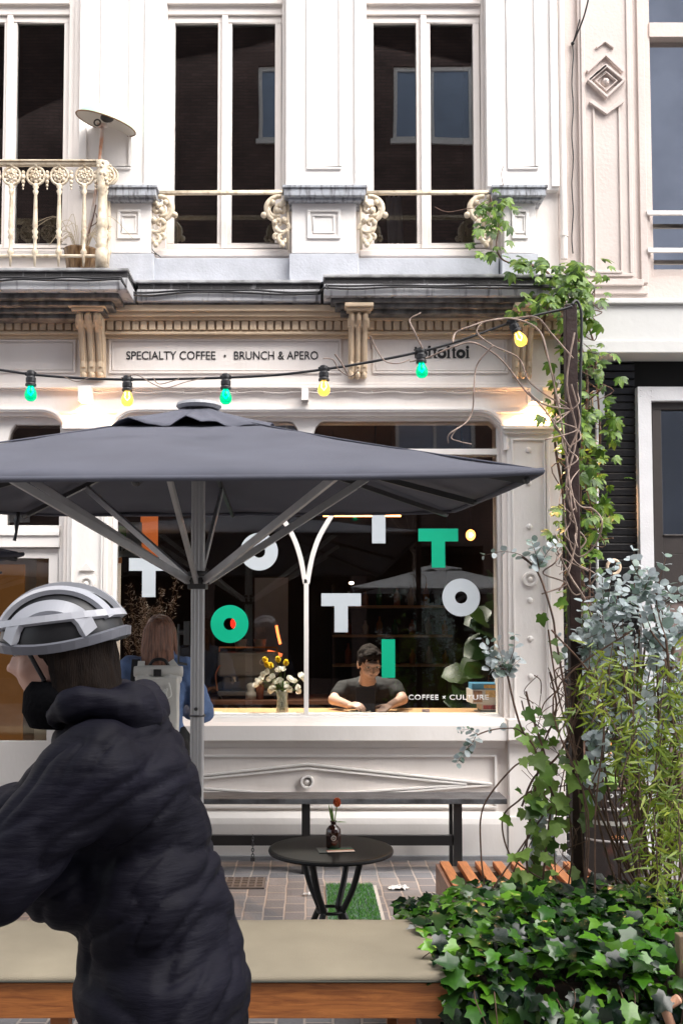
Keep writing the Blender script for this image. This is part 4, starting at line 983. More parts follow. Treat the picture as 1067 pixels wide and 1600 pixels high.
# ================================================================ FLOOR THINGS
xa, xb = X(510, 1400, -1.1), X(588, 1400, -1.1)
ya, yb_ = -2.8, -.78
TF = M('turf_base', (.03, .15, .02), .9, col2=(.25, .27, .4), scale=60)
tm = thing('turf_mat', 'narrow strip of bright green artificial grass flecked with violet, under the table', 'mat', ((xa + xb) / 2, (ya + yb_) / 2, 0))
MB().box(-(xb - xa) / 2, (xb - xa) / 2, (ya - yb_) / 2, -(ya - yb_) / 2, .003, .012).build('backing', TF, tm)
m = MB(); R_.seed(5)
for k in range(15000):
    x, y = rnd(-(xb - xa) / 2 + .006, (xb - xa) / 2 - .006), rnd((ya - yb_) / 2 + .006, -(ya - yb_) / 2 - .006); a = rnd(0, 6.28); h = rnd(.012, .024); d = V((cos(a), sin(a), 0))
    q = [m.v((x - d.y * .003, y + d.x * .003, .012)), m.v((x + d.y * .003, y - d.x * .003, .012)), m.v((x + d.x * .009, y + d.y * .009, .012 + h))]; m.f(q)
m.build('grass_pile', foliage('turf_blades', [(.02, .16, .012), (.08, .36, .03), (.20, .50, .08), (.04, .22, .02), (.42, .42, .56), (.05, .30, .03), (.16, .42, .07)], trans=.3), tm, weld=False)
m = MB(); m.box(xb + .0, xb + .02, ya, yb_, .003, .008)
tag(m.build('mat_edging', M('pale_edging', (.55, .53, .5), .7)), 'thin pale strip along the right edge of the green turf mat', 'edging')
gx, gy = X(365, 1342, -.72), -.72
DG = thing('drain_cover', 'rusty metal drain cover with a gridded surface set in the paving by the bench', 'drain cover', (gx, gy, 0))
m = MB(); m.box(-.2, .2, -.13, .13, .002, .008); m.build('plate', M('rusty_dark_metal', (.10, .075, .06), .7, col2=(.06, .05, .05), scale=20, bump=.4), DG)
m = MB()
for i in range(9): m.box(-.19 + i * .0475 - .006, -.19 + i * .0475 + .006, -.125, .125, .008, .012)
for j in range(5): m.box(-.19, .19, -.12 + j * .06 - .006, -.12 + j * .06 + .006, .008, .0118)
m.build('grid', M('drain_ribs', (.15, .13, .12), .6), DG)
def litter(px, py, s, label, seed):
    y = -D0 + H * F / (py - 972); p = P(px, py, y); m = MB(); rr = random.Random(seed); N = 9; g = []
    for j in range(N): g.append([m.v((p.x + (i / (N - 1) - .5) * s * 2.0 + rr.uniform(-.01, .01), y + (j / (N - 1) - .5) * s + rr.uniform(-.008, .008), .006 + rr.uniform(0, .02) * (1 if 0 < i < N - 1 else .3))) for i in range(N)])
    for j in range(N - 1):
        for i in range(N - 1):
            if (i in (0, N - 2)) and (j in (0, N - 2)): continue
            m.f([g[j][i], g[j][i + 1], g[j + 1][i + 1], g[j + 1][i]])
    tag(m.build('paper_scrap', M('white_tissue', (.75, .75, .75), .9)), label, 'litter', 'paper litter on the paving')
litter(622, 1383, .06, 'crumpled white tissue lying on the paving right of the turf mat', 1)
litter(480, 1393, .022, 'tiny white paper scrap on the paving just left of the table legs', 2)
# slatted platform
sx0, sx1, sy0, sy1, sz = X(686, 1343, -1.1), X(905, 1343, -1.1), -2.05, -1.1, .22
SP = thing('slatted_platform', 'low open platform of orange wooden slats with a weathered side board, behind the planter', 'platform', ((sx0 + sx1) / 2, (sy0 + sy1) / 2, 0), world=True)
SIDE = wood('weathered_side', (.12, .06, .04), (.26, .15, .11), sc=(18, 1.5, 8))
MB().box(sx0 - .022, sx0, sy0, sy1, .003, sz - .004).build('side_board', SIDE, SP, bev=.003)
MB().box(sx1, sx1 + .022, sy0, sy1, .003, sz - .004).build('side_board', SIDE, SP, bev=.003)
MB().box(sx0, sx1, sy0, sy0 + .022, .003, sz - .03).build('front_board', SIDE, SP, bev=.003)
MB().box(sx0, sx1, sy1 - .13, sy1, .003, sz - .018).build('back_rail', wood('grey_rail', (.09, .06, .045), (.2, .15, .12)), SP, bev=.003)
n = 8
for k in range(n):
    x = sx0 + (sx1 - sx0) * (k + .0) / n; MB().box(x + .002, x + .058, sy0 + .001, sy1 - .004, sz - .017, sz + .012).build('slat', ORANGEWOODY, SP, bev=.003)
# ================================================================ CUSHIONED BENCH
cyf, cyb = -D0 + 3.32, -D0 + 3.92
cx0, cx1 = -3.4, X(700, 1530, cyf)
CB = thing('cushioned_bench', 'long orange-brown timber bench topped with a sage green cushion, nearest seat to the street', 'bench', ((cx0 + cx1) / 2, (cyf + cyb) / 2, 0), world=True)
zc = Z(1530, cyf)
MB().box(cx0, cx1, cyf, cyf + .035, Z(1592, cyf), zc - .012).build('front_board', ORANGEWOOD, CB, bev=.004)
MB().box(cx0, cx1, cyb - .035, cyb, Z(1592, cyf), zc - .012).build('back_board', ORANGEWOOD, CB, bev=.004)
MB().box(cx0, cx1, cyf + .036, cyb - .036, zc - .05, zc - .016).build('seat_board', ORANGEWOOD, CB)
for x in (-2.6, -.85, .3):
    for y in (cyf + .05, cyb - .11): MB().box(x, x + .06, y, y + .06, .002, zc - .052).build('leg', ORANGEWOOD, CB, bev=.003)
m = MB(); N = 140; pr = []
prof = [(-.006, .004), (-.014, .012), (-.008, .024), (.02, .032), (.08, .036), (.30, .038), (.52, .036), (.585, .03), (.605, .014), (.598, .004)]
rings = []
for i in range(N + 1):
    x = cx0 + (cx1 - cx0) * i / N; rings.append([m.v((x, cyf + a, zc - .011 + b + .005 * noise.noise(V((x * 2.5, a * 5, 0))) + .002 * noise.noise(V((x * 9, a * 14, 3))))) for a, b in prof])
for A, Bb in zip(rings, rings[1:]):
    for k in range(len(prof)): m.f([A[k], Bb[k], Bb[(k + 1) % len(prof)], A[(k + 1) % len(prof)]])
m.f(rings[0]); m.f(rings[-1][::-1])
cu = m.build('cushion', CUSHION, CB, smooth=True)
MB().tube([(cx0 + (cx1 - cx0) * i / N, cyf - .013, zc - .003) for i in range(N + 1)], .004, 6).build('piping', M('dark_piping', (.06, .06, .045), .7), cu)
# ================================================================ PLANTER (below the ivy)
px0, px1, pyf, pyb = X(700, 1530, cyf) + .01, 2.3, -D0 + 3.42, -D0 + 4.38
PL = thing('planter_box', 'dark wooden planter box at the bench end, almost hidden beneath ivy', 'planter', ((px0 + px1) / 2, (pyf + pyb) / 2, 0), world=True)
PW_ = wood('dark_planter_wood', (.03, .02, .015), (.09, .06, .045))
MB().box(px0, px1, pyf, pyf + .03, .003, .43).build('front_board', PW_, PL, bev=.004); MB().box(px0, px1, pyb - .03, pyb, .003, .43).build('back_board', PW_, PL, bev=.004)
MB().box(px0, px0 + .03, pyf + .031, pyb - .031, .003, .43).build('side_board', PW_, PL, bev=.004); MB().box(px1 - .03, px1, pyf + .031, pyb - .031, .003, .43).build('side_board', PW_, PL, bev=.004)
MB().box(px0 + .031, px1 - .031, pyf + .031, pyb - .031, .2, .40).build('soil', M('potting_soil', (.03, .018, .012), 1, bump=1), PL)
xx = X(1050, 1550, pyf - .02)
o = MB().box(xx, xx + .045, pyf - .09, pyf - .045, .002, .62).build('timber_stake', wood('pale_brown_stake', (.16, .11, .07), (.3, .22, .14), sc=(18, 18, 1.5)), bev=.004)
tag(o, 'pale brown upright timber at the lower right corner, beside the ivy', 'stake')
yh = pyf - .16
o = MB().tube(bez([P(1062, 1559, yh), P(1054, 1564, yh), P(1043, 1571, yh), P(1040, 1580, yh), P(1044, 1592, yh), P(1050, 1612, yh), P(1056, 1660, yh - .02), P(1060, 1900, yh)], 5), [.007, .013, .0165] + [.0155] * 33, 12).build('garden_tool', wood('peachy_wood', (.55, .25, .12), (.75, .45, .32), sc=(9, 9, 2)), smooth=True)
tag(o, 'curved pinkish wooden handle poking up at the bottom right corner', 'handle')
# ================================================================ KEG
kx, ky = X(953, 1300, -.55), -.55
KG = thing('keg', 'rusty black steel keg planter with pale hoops and a ring of white letters', 'keg', (kx, ky, 0)); kr = .21
KM = M('rusty_black_steel', (.028, .022, .021), .45, col2=(.085, .03, .018), scale=5, cov=(.34, .44), bump=.3)
zk = lambda py: Z(py, ky - kr)
MB().lathe([(0, .006), (.19, .006), (kr - .004, .03), (kr, zk(1316)), (kr, zk(1283)), (kr, zk(1262)), (kr, zk(1241)), (kr - .01, zk(1233)), (kr - .02, zk(1233)), (kr - .02, zk(1250)), (0, zk(1250))], n=48, cap=False).build('body', KM, KG, smooth=True)
for py in (1266, 1316): MB().lathe([(kr - .001, zk(py) - .008), (kr + .008, zk(py)), (kr - .001, zk(py) + .008)], n=48, cap=False).build('hoop', M('worn_hoop', (.42, .40, .39), .4, var=.3), KG, smooth=True)
MB().lathe([(kr - .001, zk(1291)), (kr + .002, zk(1291)), (kr + .002, zk(1284)), (kr - .001, zk(1284))], n=48, cap=False).build('painted_band', M('grey_band', (.32, .32, .29), .6), KG)
MB().tube([(kr * .98 * cos(t), kr * .98 * sin(t), zk(1233)) for t in [i * pi / 20 for i in range(40)]], .009, 6, closed=True).build('rim', M('rusty_rim', (.1, .05, .035), .6), KG)
word = 'TOITOITOI'; zc_ = zk(1251)
KW = M('white_stencil', (.7, .7, .68), .6)
for i, ch in enumerate(word):
    a = radians(-90 + (i - 4) * 40 - 10); cxx, czz = .052 * cos(a) - .012, zc_ + .052 * sin(a) - .004; m = MB(); s_, t_ = .0125, .0032
    ca, sa = cos(a + pi / 2), sin(a + pi / 2)
    def Q(u, v): return (cxx + u * ca - v * sa, czz + u * sa + v * ca)
    sy = lambda p: (p[0], -sqrt(kr * kr - p[0] ** 2) - .003, p[1])
    def rect(u0, u1, v0, v1): m.f([m.v(sy(Q(*p))) for p in ((u0, v0), (u1, v0), (u1, v1), (u0, v1))])
    if ch == 'T': rect(-.012, .012, .006, .013); rect(-.0038, .0038, -.013, .006)
    if ch == 'I': rect(-.004, .004, -.013, .013)
    if ch == 'O':
        for k in range(14):
            t0, t1 = 2 * pi * k / 14, 2 * pi * (k + 1) / 14
            m.f([m.v(sy(Q(r * cos(t), r * sin(t)))) for r, t in ((.013, t0), (.013, t1), (.0055, t1), (.0055, t0))])
    m.build('stencil_letter', KW, KG)
tt = text('painted_word', 'oitoi', -.055, zk(1311), .02, zk(1305), 0, M('orange_stencil', (.7, .28, .08), .6), KG, depth=0.0005, bold=.01)
for v in tt.data.vertices: v.co.y = -sqrt(kr * kr - v.co.x ** 2) - .002
# white number plate with orange digits
yq = -.12
NP = thing('number_plate', 'white rounded plate with orange digits stacked vertically, on the cladding above the keg', 'sign', P(948, 1195, yq), world=True)
x0, x1, z0, z1 = X(934, 1160, yq), X(960, 1160, yq), Z(1195, yq), Z(1132, yq); r = .04
pts = [(x0, z0), (x1, z0)] + [(x1 - r + r * cos(t), z1 - r + r * sin(t)) for t in [i * pi / 12 for i in range(7)]] + [(x0 + r - r * sin(t), z1 - r + r * cos(t)) for t in [i * pi / 12 for i in range(7)]]
MB().prism(pts, yq, yq + .02).box(x0 + .04, x0 + .07, yq + .02, .06, z0 + .03, z0 + .06).build('plate', M('white_enamel', (.72, .72, .72), .3), NP, bev=.003)
for i, ch in enumerate('1125'): text('digit', ch, X(948.5, 1160, yq), Z(1157 + i * 10.2, yq), X(954.5, 1160, yq), Z(1148.5 + i * 10.2, yq), yq - .0005, M('orange_digits', (.8, .3, .02), .5), NP, bold=.02)
# ================================================================ INTERIOR
yc0, yc1 = .22, .75
CT = thing('window_counter', 'pale wooden counter running along the inside of the shop window', 'counter', (0, .5, 0), world=True)
zct = Z(1116, .22)
MB().box(pL1 + .05, wR + .3, yc0, yc1, zct - .035, zct).build('counter_top', COUNTERWOOD, CT, bev=.003)
MB().box(pL1 + .05, wR + .3, yc0 + .001, yc0 + .02, .03, zct - .036).build('counter_front', DARKWOOD, CT)
for x in (-1.2, 0, 1.3): MB().box(x, x + .06, yc1 - .07, yc1 - .01, .022, zct - .036).build('leg', BLACK, CT)
def lampmat(n_, c, e): return M(n_, c, emit=c, es=e)
# strip lamp under the ceiling
yl = 2.2
LS = thing('strip_lamp', 'thin glowing orange strip lamp hanging across the cafe ceiling behind the white letter I', 'lamp', P(530, 805, yl), world=True)
MB().tube([P(505, 805.5, yl), P(626, 805.5, yl)], .012, 8).build('lamp_tube', lampmat('orange_tube', (1, .35, .1), 5), LS)
MB().tube([P(520, 804, yl), P(520, 804, yl) + V((0, 0, 1.6))], .004, 6).tube([P(612, 804, yl), P(612, 804, yl) + V((0, 0, 1.6))], .004, 6).build('suspension_wire', CABLE, LS)
yl = 1.7; c = P(735, 836, yl)
LP = thing('pendant_lamp', 'small round woven orange pendant lamp glowing right of the green letter T', 'lamp', c)
m = MB(); 
for k in range(7):
    t = k * pi / 7
    m.tube([(.038 * cos(a) * cos(t), .038 * cos(a) * sin(t), .045 * sin(a)) for a in [i * pi / 10 for i in range(20)]], .005, 5, closed=True)
m.build('lamp_shade', lampmat('orange_weave', (1, .36, .08), 2.2), LP); MB().ball((0, 0, 0), .022, 10, 8).build('bulb', lampmat('warm_bulb', (1, .7, .35), 8), LP); MB().tube([(0, 0, .045), (0, 0, 3.44 - c.z)], .003, 5).build('cord', CABLE, LP)
o = MB().box(X(220, 830, 2.4), X(246, 830, 2.4), 2.4, 2.46, Z(874, 2.4), 3.43).build('orange_column', M('lit_orange_fabric', (.6, .18, .05), .7, emit=(1, .22, .05), es=.16)); tag(o, 'tall lit orange panel inside the cafe behind the poster', 'panel')  # faint emission puts the lit look into the fabric itself
o = MB().box(X(398, 980, 3.0), X(450, 980, 3.0), 3.0, 3.05, 1.2, 2.1).build('wall_board', M('dim_grey_board', (.25, .26, .28), .6)); tag(o, 'pale grey upright board deep inside the cafe, behind the flowers', 'board')
for i, (sx_, sy_, lab) in enumerate(((-.75, 1.0, 'added black ceiling spotlight brightening the dried bouquet, hidden by the parasol'), (.05, 1.0, 'added black ceiling spotlight brightening the flower vase, hidden by the parasol'), (.55, .9, 'added black ceiling spotlight brightening the reading man, hidden by the parasol'), (1.25, .9, 'added black ceiling spotlight brightening the stacked games, hidden by the parasol'))):  # row of spotlights added to brighten the dark things on the counter
    Sp = thing('added_spotlight', lab, 'spotlight', (sx_, sy_, 2.95), group='added ceiling spotlights along the window')
    MB().lathe([(.03, .07), (.035, .06), (.04, 0), (.036, 0), (.03, .05)], n=18, cap=False).build('housing', PLBLACK, Sp); MB().tube([(0, 0, .07), (0, 0, .5)], .008, 6).build('rod', PLBLACK, Sp)
    MB().lathe([(0, .012), (.034, .012)], n=16, cap=False).build('lens', M('warm_lens', (1, .8, .6), emit=(1, .75, .5), es=3), Sp)
    ld = bpy.data.lights.new('spot', 'SPOT'); ld.energy = (60, 170, 42, 22)[i]; ld.spot_size = radians(95); ld.spot_blend = .8; ld.color = (1, .9, .78); ld.shadow_soft_size = .04
    lo = bpy.data.objects.new('spot', ld); C.objects.link(lo); lo.parent = Sp; lo.location = (0, 0, -.01); lo.rotation_euler = (radians(-16), 0, 0)
# back bar with coffee machine
BC = thing('bar_counter', 'dark wooden bar counter inside the cafe below the coffee machine', 'counter', (-.2, 2.1, 0), world=True)
MB().box(-1.3, .15, 1.8, 2.5, .02, .92).build('cabinet', DARKWOOD, BC); MB().box(-1.35, .2, 1.75, 2.55, .92, .96).build('worktop', wood('red_brown_top', (.12, .05, .03), (.25, .11, .06)), BC, bev=.003)
mx, my = X(388, 1060, 1.9), 2.05
EM = thing('coffee_machine', 'grey steel coffee machine with cups on top, standing on the bar behind the left pane', 'coffee machine', (mx, my, .962))
GM = M('dim_grey_steel', (.24, .23, .22), .35, metal=.5)
MB().box(-.27, .27, -.2, .2, .2, .42).box(-.24, .24, .0, .2, .05, .2).build('body', GM, EM, bev=.02); MB().box(-.27, .27, -.2, .2, .03, .07).build('drip_tray', GM, EM, bev=.005)
for x in (-.24, .24):
    for y in (-.15, .15): MB().tube([(x, y, 0), (x, y, .035)], .015, 8).build('foot', PLBLACK, EM)
for x in (-.13, .12): MB().lathe([(.035, .15), (.035, .2)], (x, -.12, 0), 12).tube([(x, -.12, .165), (x, -.3, .15)], .012, 8).build('portafilter', STEEL, EM)
MB().tube(bez([(-.25, -.2, .3), (-.28, -.28, .22), (-.26, -.3, .08)], 4), .007, 6).build('steam_wand', COPPER, EM); MB().tube([(-.26, -.15, .46), (.26, -.15, .46)], .008, 6).tube([(-.26, -.15, .42), (-.26, -.15, .46)], .006, 6).tube([(.26, -.15, .42), (.26, -.15, .46)], .006, 6).build('cup_rail', COPPER, EM)
m = MB(); disc_ring(m, .13, .33, .028, .018, -.204, -.198, 20); m.build('gauge', STEEL, EM)
CUPM = M('grey_ceramic', (.3, .29, .28), .3)
def cup(name, loc, r, h, mt, label, cat, grp=None):
    o = MB().lathe([(0, 0), (r * .7, 0), (r, h), (r * .93, h), (r * .62, .006), (0, .006)], loc, 18, cap=False).build(name, mt, smooth=True); return tag(o, label, cat, grp)
cup('mug', (mx - .08, my, 1.384), .06, .11, CUPM, 'wide grey pot on the left of the coffee machine top', 'pot'); cup('mug', (mx + .1, my, 1.384), .06, .11, CUPM, 'wide grey pot on the right of the coffee machine top', 'pot')
o = MB().lathe([(0, 0), (.035, 0), (.038, .12), (.02, .16), (.015, .2), (0, .2)], (X(402, 1100, 1.4), 1.85, .962), 14, cap=False).build('bottle', M('dim_copper_glass', (.35, .12, .06), .2), smooth=True); tag(o, 'reddish bottle on the bar in front of the coffee machine', 'bottle')
o = MB().lathe([(0, 0), (.05, 0), (.045, .06), (.03, .08), (.045, .12), (.03, .14), (0, .15)], (X(388, 1100, 1.4), 1.83, .962), 14, cap=False).build('jar', M('cream_jar', (.5, .45, .38), .4), smooth=True); tag(o, 'cream jar beside the reddish bottle on the bar', 'jar')
o = MB().tube(bez([(X(432, 990, 2.0), 2.0, 1.62), (X(434, 1005, 2.0), 2.0, 1.55), (X(438, 1020, 2.0), 2.0, 1.45)], 4), .012, 8).build('neon_tube', lampmat('red_orange_tube', (1, .16, .04), 2.0)); tag(o, 'short glowing orange-red tube above the yellow tulips', 'lamp')
o = MB().tube(bez([P(418, 1018, 2.0), P(428, 1020, 2.0), P(441, 1024, 2.0)], 4), .016, 8).build('neon_tube', lampmat('dim_red_tube', (1, .2, .06), .6)); tag(o, 'dim horizontal orange glow directly over the yellow tulips', 'lamp')
o = MB().ball(P(366, 974, 2.2), (.035, .02, .05), 12, 8).build('red_lantern', lampmat('red_lantern_glow', (.8, .02, .01), 1.0)); tag(o, 'small red lantern glowing through the green letter O', 'lamp')
o = MB().ball(P(549, 911, 2.8), (.025, .025, .016), 10, 6).build('ceiling_spot', lampmat('spot_glow', (1, .7, .45), 5)); tag(o, 'small warm ceiling spot above the white letter T', 'lamp')
# flowers in a glass vase on the counter
vx, vy = X(441, 1100, .3), .32
VF = thing('flower_vase', 'clear glass vase of yellow tulips and white anemones on the window counter', 'vase', (vx, vy, zct + .001))
MB().lathe([(0, 0), (.048, 0), (.046, .03), (.038, .09), (.042, .14), (.052, .165), (.050, .165), (.040, .14), (.036, .09), (.043, .03), (.043, .006), (0, .006)], n=28, cap=False).build('vase_glass', milky('cut_glass', (.75, .78, .74), .3), VF, smooth=True)
MB().lathe([(0, .008), (.042, .008), (.036, .09), (0, .09)], n=20, cap=False).build('water', milky('vase_water', (.62, .66, .5), .28), VF, smooth=True)
vk = 7.42 / F; R_.seed(11)
ms, mw, my_, ml = MB(), MB(), MB(), MB()
fl = [(404, 1068, 'w'), (409, 1062, 'w'), (415, 1053, 'w'), (434, 1066, 'w'), (455, 1064, 'w'), (442, 1072, 'w'), (424, 1060, 'w'), (427, 1077, 'w'), (448, 1076, 'w'), (464, 1078, 'w'), (471, 1059, 'w'), (439, 1048, 'w'), (417, 1036, 'y'), (425, 1045, 'y'), (435, 1036, 'y'), (446, 1041, 'y'), (420, 1043, 'y')]
for fx, fy, kk in fl:
    hx_, hz = (fx - 441) * vk, Z(fy, .32) - zct; yy = rnd(-.05, .03); hd = V((hx_, yy, hz))
    ms.tube(bez([(rnd(-.02, .02), rnd(-.02, .02), .02), (hx_ * .25, yy * .3, .15), tuple(hd)], 5), .0022, 5)
    up = (hd - V((0, 0, .14))).normalized()
    if kk == 'w':
        for k in range(9):
            a = k * 2 * pi / 9 + rnd(-.2, .2); t = up.orthogonal().normalized(); d = (t * cos(a) + up.cross(t) * sin(a)) + up * rnd(.1, .9); leaf(mw, 'round', hd, d, V((rnd(-.4, .4), -1, .4)), rnd(.038, .052), .2, .5)
    else:
        for k in range(6):
            a = k * pi / 3; t = up.orthogonal().normalized(); d = (t * cos(a) + up.cross(t) * sin(a)); leaf(my_, 'round', hd + d * .006, up + d * .15, d, .05, -.6, .9)
for k in range(16): a = rnd(0, 6.28); leaf(ml, 'long', (0, 0, .15), (cos(a) * .6, sin(a) * .5, 1), (0, -1, .3), rnd(.06, .11))
ms.build('flower_stem', STEMG, VF); mw.build('white_flower', foliage('white_petals', [(.95, .95, .88), (.98, .98, .93)], trans=.45), VF); my_.build('yellow_tulip', foliage('yellow_petals', [(.97, .80, .06), (.97, .68, .04), (.97, .86, .15)], trans=.45), VF); ml.build('leaf', F_HOP, VF)
# board games and magazines at the right end of the counter
bx1 = wR + .12; yb2 = .3
def slab(name, px0_, py0_, py1_, col, label, cat, dy=.2, band=None, rzz=0, cover=None):
    z0, z1 = Z(py1_, yb2), Z(py0_, yb2); x0 = X(px0_, 1095, yb2)
    cxx = (x0 + bx1) / 2; t = thing(name, label, cat, (cxx, yb2 + dy / 2, z0), radians(rzz), 'boxes and magazines stacked in the window')
    w_ = (bx1 - x0) / 2
    MB().box(-w_, w_, -dy / 2, dy / 2, 0, z1 - z0 - .0006).build('box', M(name + str(py0_) + '_card', col, .5, var=.1), t, bev=.001)
    for i, (a, b, c, d, cc) in enumerate(band or ()):
        h = z1 - z0; MB().box(-w_ + a * 2 * w_, -w_ + b * 2 * w_, -dy / 2 - .0015, -dy / 2 - .0003, c * h, d * h).build('printed_band', M(name + str(py0_) + str(i), cc, .5, var=.3, scale=40, col2=tuple(v * .6 for v in cc)), t)
yy = zct
slab('magazine', 749, 1113, 1116, (.5, .53, .55), 'bottom magazine of the stack on the window counter', 'magazine', .24, rzz=3)
slab('magazine', 752, 1109.5, 1113, (.16, .22, .24), 'dark teal magazine, second from the bottom of the window stack', 'magazine', .22, rzz=-4)
slab('game_box', 752, 1099.5, 1109.5, (.55, .5, .45), 'flat box with a red printed side, under the big white box in the window stack', 'game box', .22, ((.05, .98, .15, .75, (.4, .03, .02)), (.35, .9, .3, .6, (.6, .3, .2))))
slab('game_box', 737, 1077.5, 1099.5, (.62, .6, .57), 'thick white and yellow game box in the middle of the window stack', 'game box', .24, ((.32, 1, .45, .95, (.75, .5, .22)), (.02, .24, .1, .9, (.45, .25, .15)), (.55, 1, .7, .88, (.6, .1, .08))), rzz=2)
slab('game_box', 738, 1068, 1077.5, (.1, .32, .5), 'flat blue game box on top of the window stack', 'game box', .2, ((.3, .65, .2, .8, (.7, .4, .12)), (.66, 1, .1, .9, (.25, .5, .65))), rzz=-2)
# small things on the counter
def lay(name, px, w_, d_, h_, mt, label, cat, rz=0):
    o = MB().box(-w_ / 2, w_ / 2, -d_ / 2, d_ / 2, 0, h_).build(name, mt, bev=.002); o.location = (X(px, 1115, .3), .3, zct + .001); o.rotation_euler = (0, 0, radians(rz)); return tag(o, label, cat)
lay('phone', 603, .07, .13, .009, PLBLACK, 'black phone lying on the counter below the reading man', 'phone', 70)
lay('phone', 624, .075, .13, .01, M('dark_card_case', (.03, .02, .02), .4), 'dark wallet lying on the counter right of the black phone', 'wallet', 80)
o = MB().box(-.028, .028, -.002, .002, 0, .032).build('price_card', M('lilac_card', (.55, .52, .66), .6)); o.location = (X(665, 1110, .26), .26, zct + .001); tag(o, 'small lilac card standing on the counter right of the reading man', 'card')
o = MB().lathe([(0, 0), (.06, 0), (.085, .012), (.08, .014), (.055, .006), (0, .006)], (0, 0, 0), 28, cap=False).build('plate', M('speckled_plate', (.5, .5, .42), .4, var=.3, scale=60), smooth=True); o.location = (X(562, 1112, .33), .335, zct + .001); tag(o, 'shallow speckled plate on the counter under the man\'s hand', 'plate')
lay('notebook', 333, .14, .12, .008, M('paper_pad', (.6, .58, .52), .7), 'open pale notebook at the left end of the counter beside the pole', 'notebook', 8)
# interior plants
def fig():
    R_.seed(21); t = thing('fig_plant', 'large-leaved potted plant just inside the right end of the shop window', 'plant', (1.42, 1.15, .02))
    MB().lathe([(0, 0), (.14, 0), (.18, .3), (.165, .3), (.15, .27), (0, .27)], n=20, cap=False).build('pot', M('dark_clay', (.08, .05, .04), .7), t, smooth=True)
    m = MB(); ms = MB()
    for k in range(9):
        a = rnd(0, 6.28); top = V((cos(a) * rnd(.1, .4) - .03, sin(a) * .2 - .12, rnd(1.2, 2.1))); ms.tube(bez([(0, 0, .25), tuple(top * .5), tuple(top)], 5), .008, 6)
        for j in range(9):
            q = V((0, 0, .25)).lerp(top, rnd(.55, 1)); b = rnd(0, 6.28); d = V((cos(b), sin(b) * .6, rnd(-.4, .5)))
            leaf(m, 'round', q, d, V((rnd(-.3, .3), -.7, .7)), rnd(.18, .30), .12, .2)
    ms.build('stem', STEM, t); m.build('foliage', F_FIG, t, smooth=True)
fig()
def pampas():
    R_.seed(23); t = thing('dried_bouquet', 'pale dried pampas bouquet inside the window below the white letter T', 'dried flowers', (X(222, 1100, .7), .85, .02))
    MB().lathe([(0, 0), (.11, 0), (.14, .2), (.1, .7), (.06, .95), (.05, .95), (.08, .7), (0, .1)], n=18, cap=False).build('floor_vase', M('dark_vase', (.06, .045, .04), .5), t, smooth=True)
    m = MB(); ms = MB()
    for k in range(26):
        a = rnd(0, 6.28); top = V((cos(a) * rnd(.02, .3), sin(a) * .15, rnd(1.45, 2.05))); ms.tube([(0, 0, .9), tuple(top)], .002, 4)
        for j in range(60):
            q = V((0, 0, .9)).lerp(top, rnd(.6, 1.0)) + V((rnd(-.03, .03), rnd(-.03, .03), 0)); leaf(m, 'blade', q, (rnd(-1, 1), rnd(-.6, .6), rnd(-.2, 1)), (0, -1, 0), rnd(.015, .04))
    ms.build('stem', STEM, t); m.build('plume', F_DRY, t, weld=False)
pampas()
# cabinet behind the door glass
yk = .9
KB = thing('cabinet', 'cream framed cabinet with an orange wooden door behind the glass at the left edge', 'cabinet', (X(30, 900, yk), yk, 0), world=True)
MB().box(X(-120, 900, yk), X(58, 900, yk), yk, yk + .5, .02, Z(860, yk)).build('cabinet_frame', M('cream_board', (.5, .45, .38), .6), KB, bev=.003)
MB().box(X(-110, 900, yk), X(40, 900, yk), yk - .015, yk - .001, .3, Z(882, yk)).build('cabinet_door', M('glowing_orange_ply', (.5, .24, .07), .5, var=.2, emit=(.5, .2, .05), es=.06), KB, bev=.003)  # faint emission in the wood brightens the door, which is no lamp
MB().ball((X(3, 895, yk), yk - .02, Z(895, yk)), .012, 8, 6).build('knob', BLACK, KB)
# shelf with bottles at the back of the room
SHF = thing('wall_shelf', 'dark wooden wall shelf at the back of the cafe holding bottles and jars', 'shelf', (1.2, 4.9, 0), world=True)
for zz_ in (1.15, 1.5, 1.85): MB().box(.3, 2.3, 4.75, 5.15, zz_ - .03, zz_).build('board', COUNTERWOOD, SHF, bev=.003)
for xx_ in (.3, 2.27): MB().box(xx_, xx_ + .03, 4.76, 5.15, .021, 2.1).build('upright', DARKWOOD, SHF)
R_.seed(77)
BC_ = [M('dim_green_glass', (.03, .12, .05), .15), M('amber_glass', (.3, .11, .02), .15), M('pale_tin', (.45, .42, .36), .5), M('rust_tin', (.35, .1, .04), .5)]
NM_ = ['green', 'amber', 'pale', 'rust red']
for zz_, lv in ((1.15, 'lowest'), (1.5, 'middle'), (1.85, 'top')):
    for i in range(9):
        c_i = (i * 3 + int(zz_ * 10)) % 4; h = rnd(.16, .27)
        o = MB().lathe([(0, 0), (.038, 0), (.04, h * .6), (.015, h * .8), (.014, h), (0, h)], (0, 0, 0), 12, cap=False).build('bottle', BC_[c_i], smooth=True); o.location = (.5 + i * .19 + rnd(-.02, .02), 4.9, zz_ + .001)
        tag(o, NM_[c_i] + ' bottle among the others on the ' + lv + ' shelf at the back of the cafe', 'bottle', NM_[c_i] + ' bottles on the ' + lv + ' back shelf')
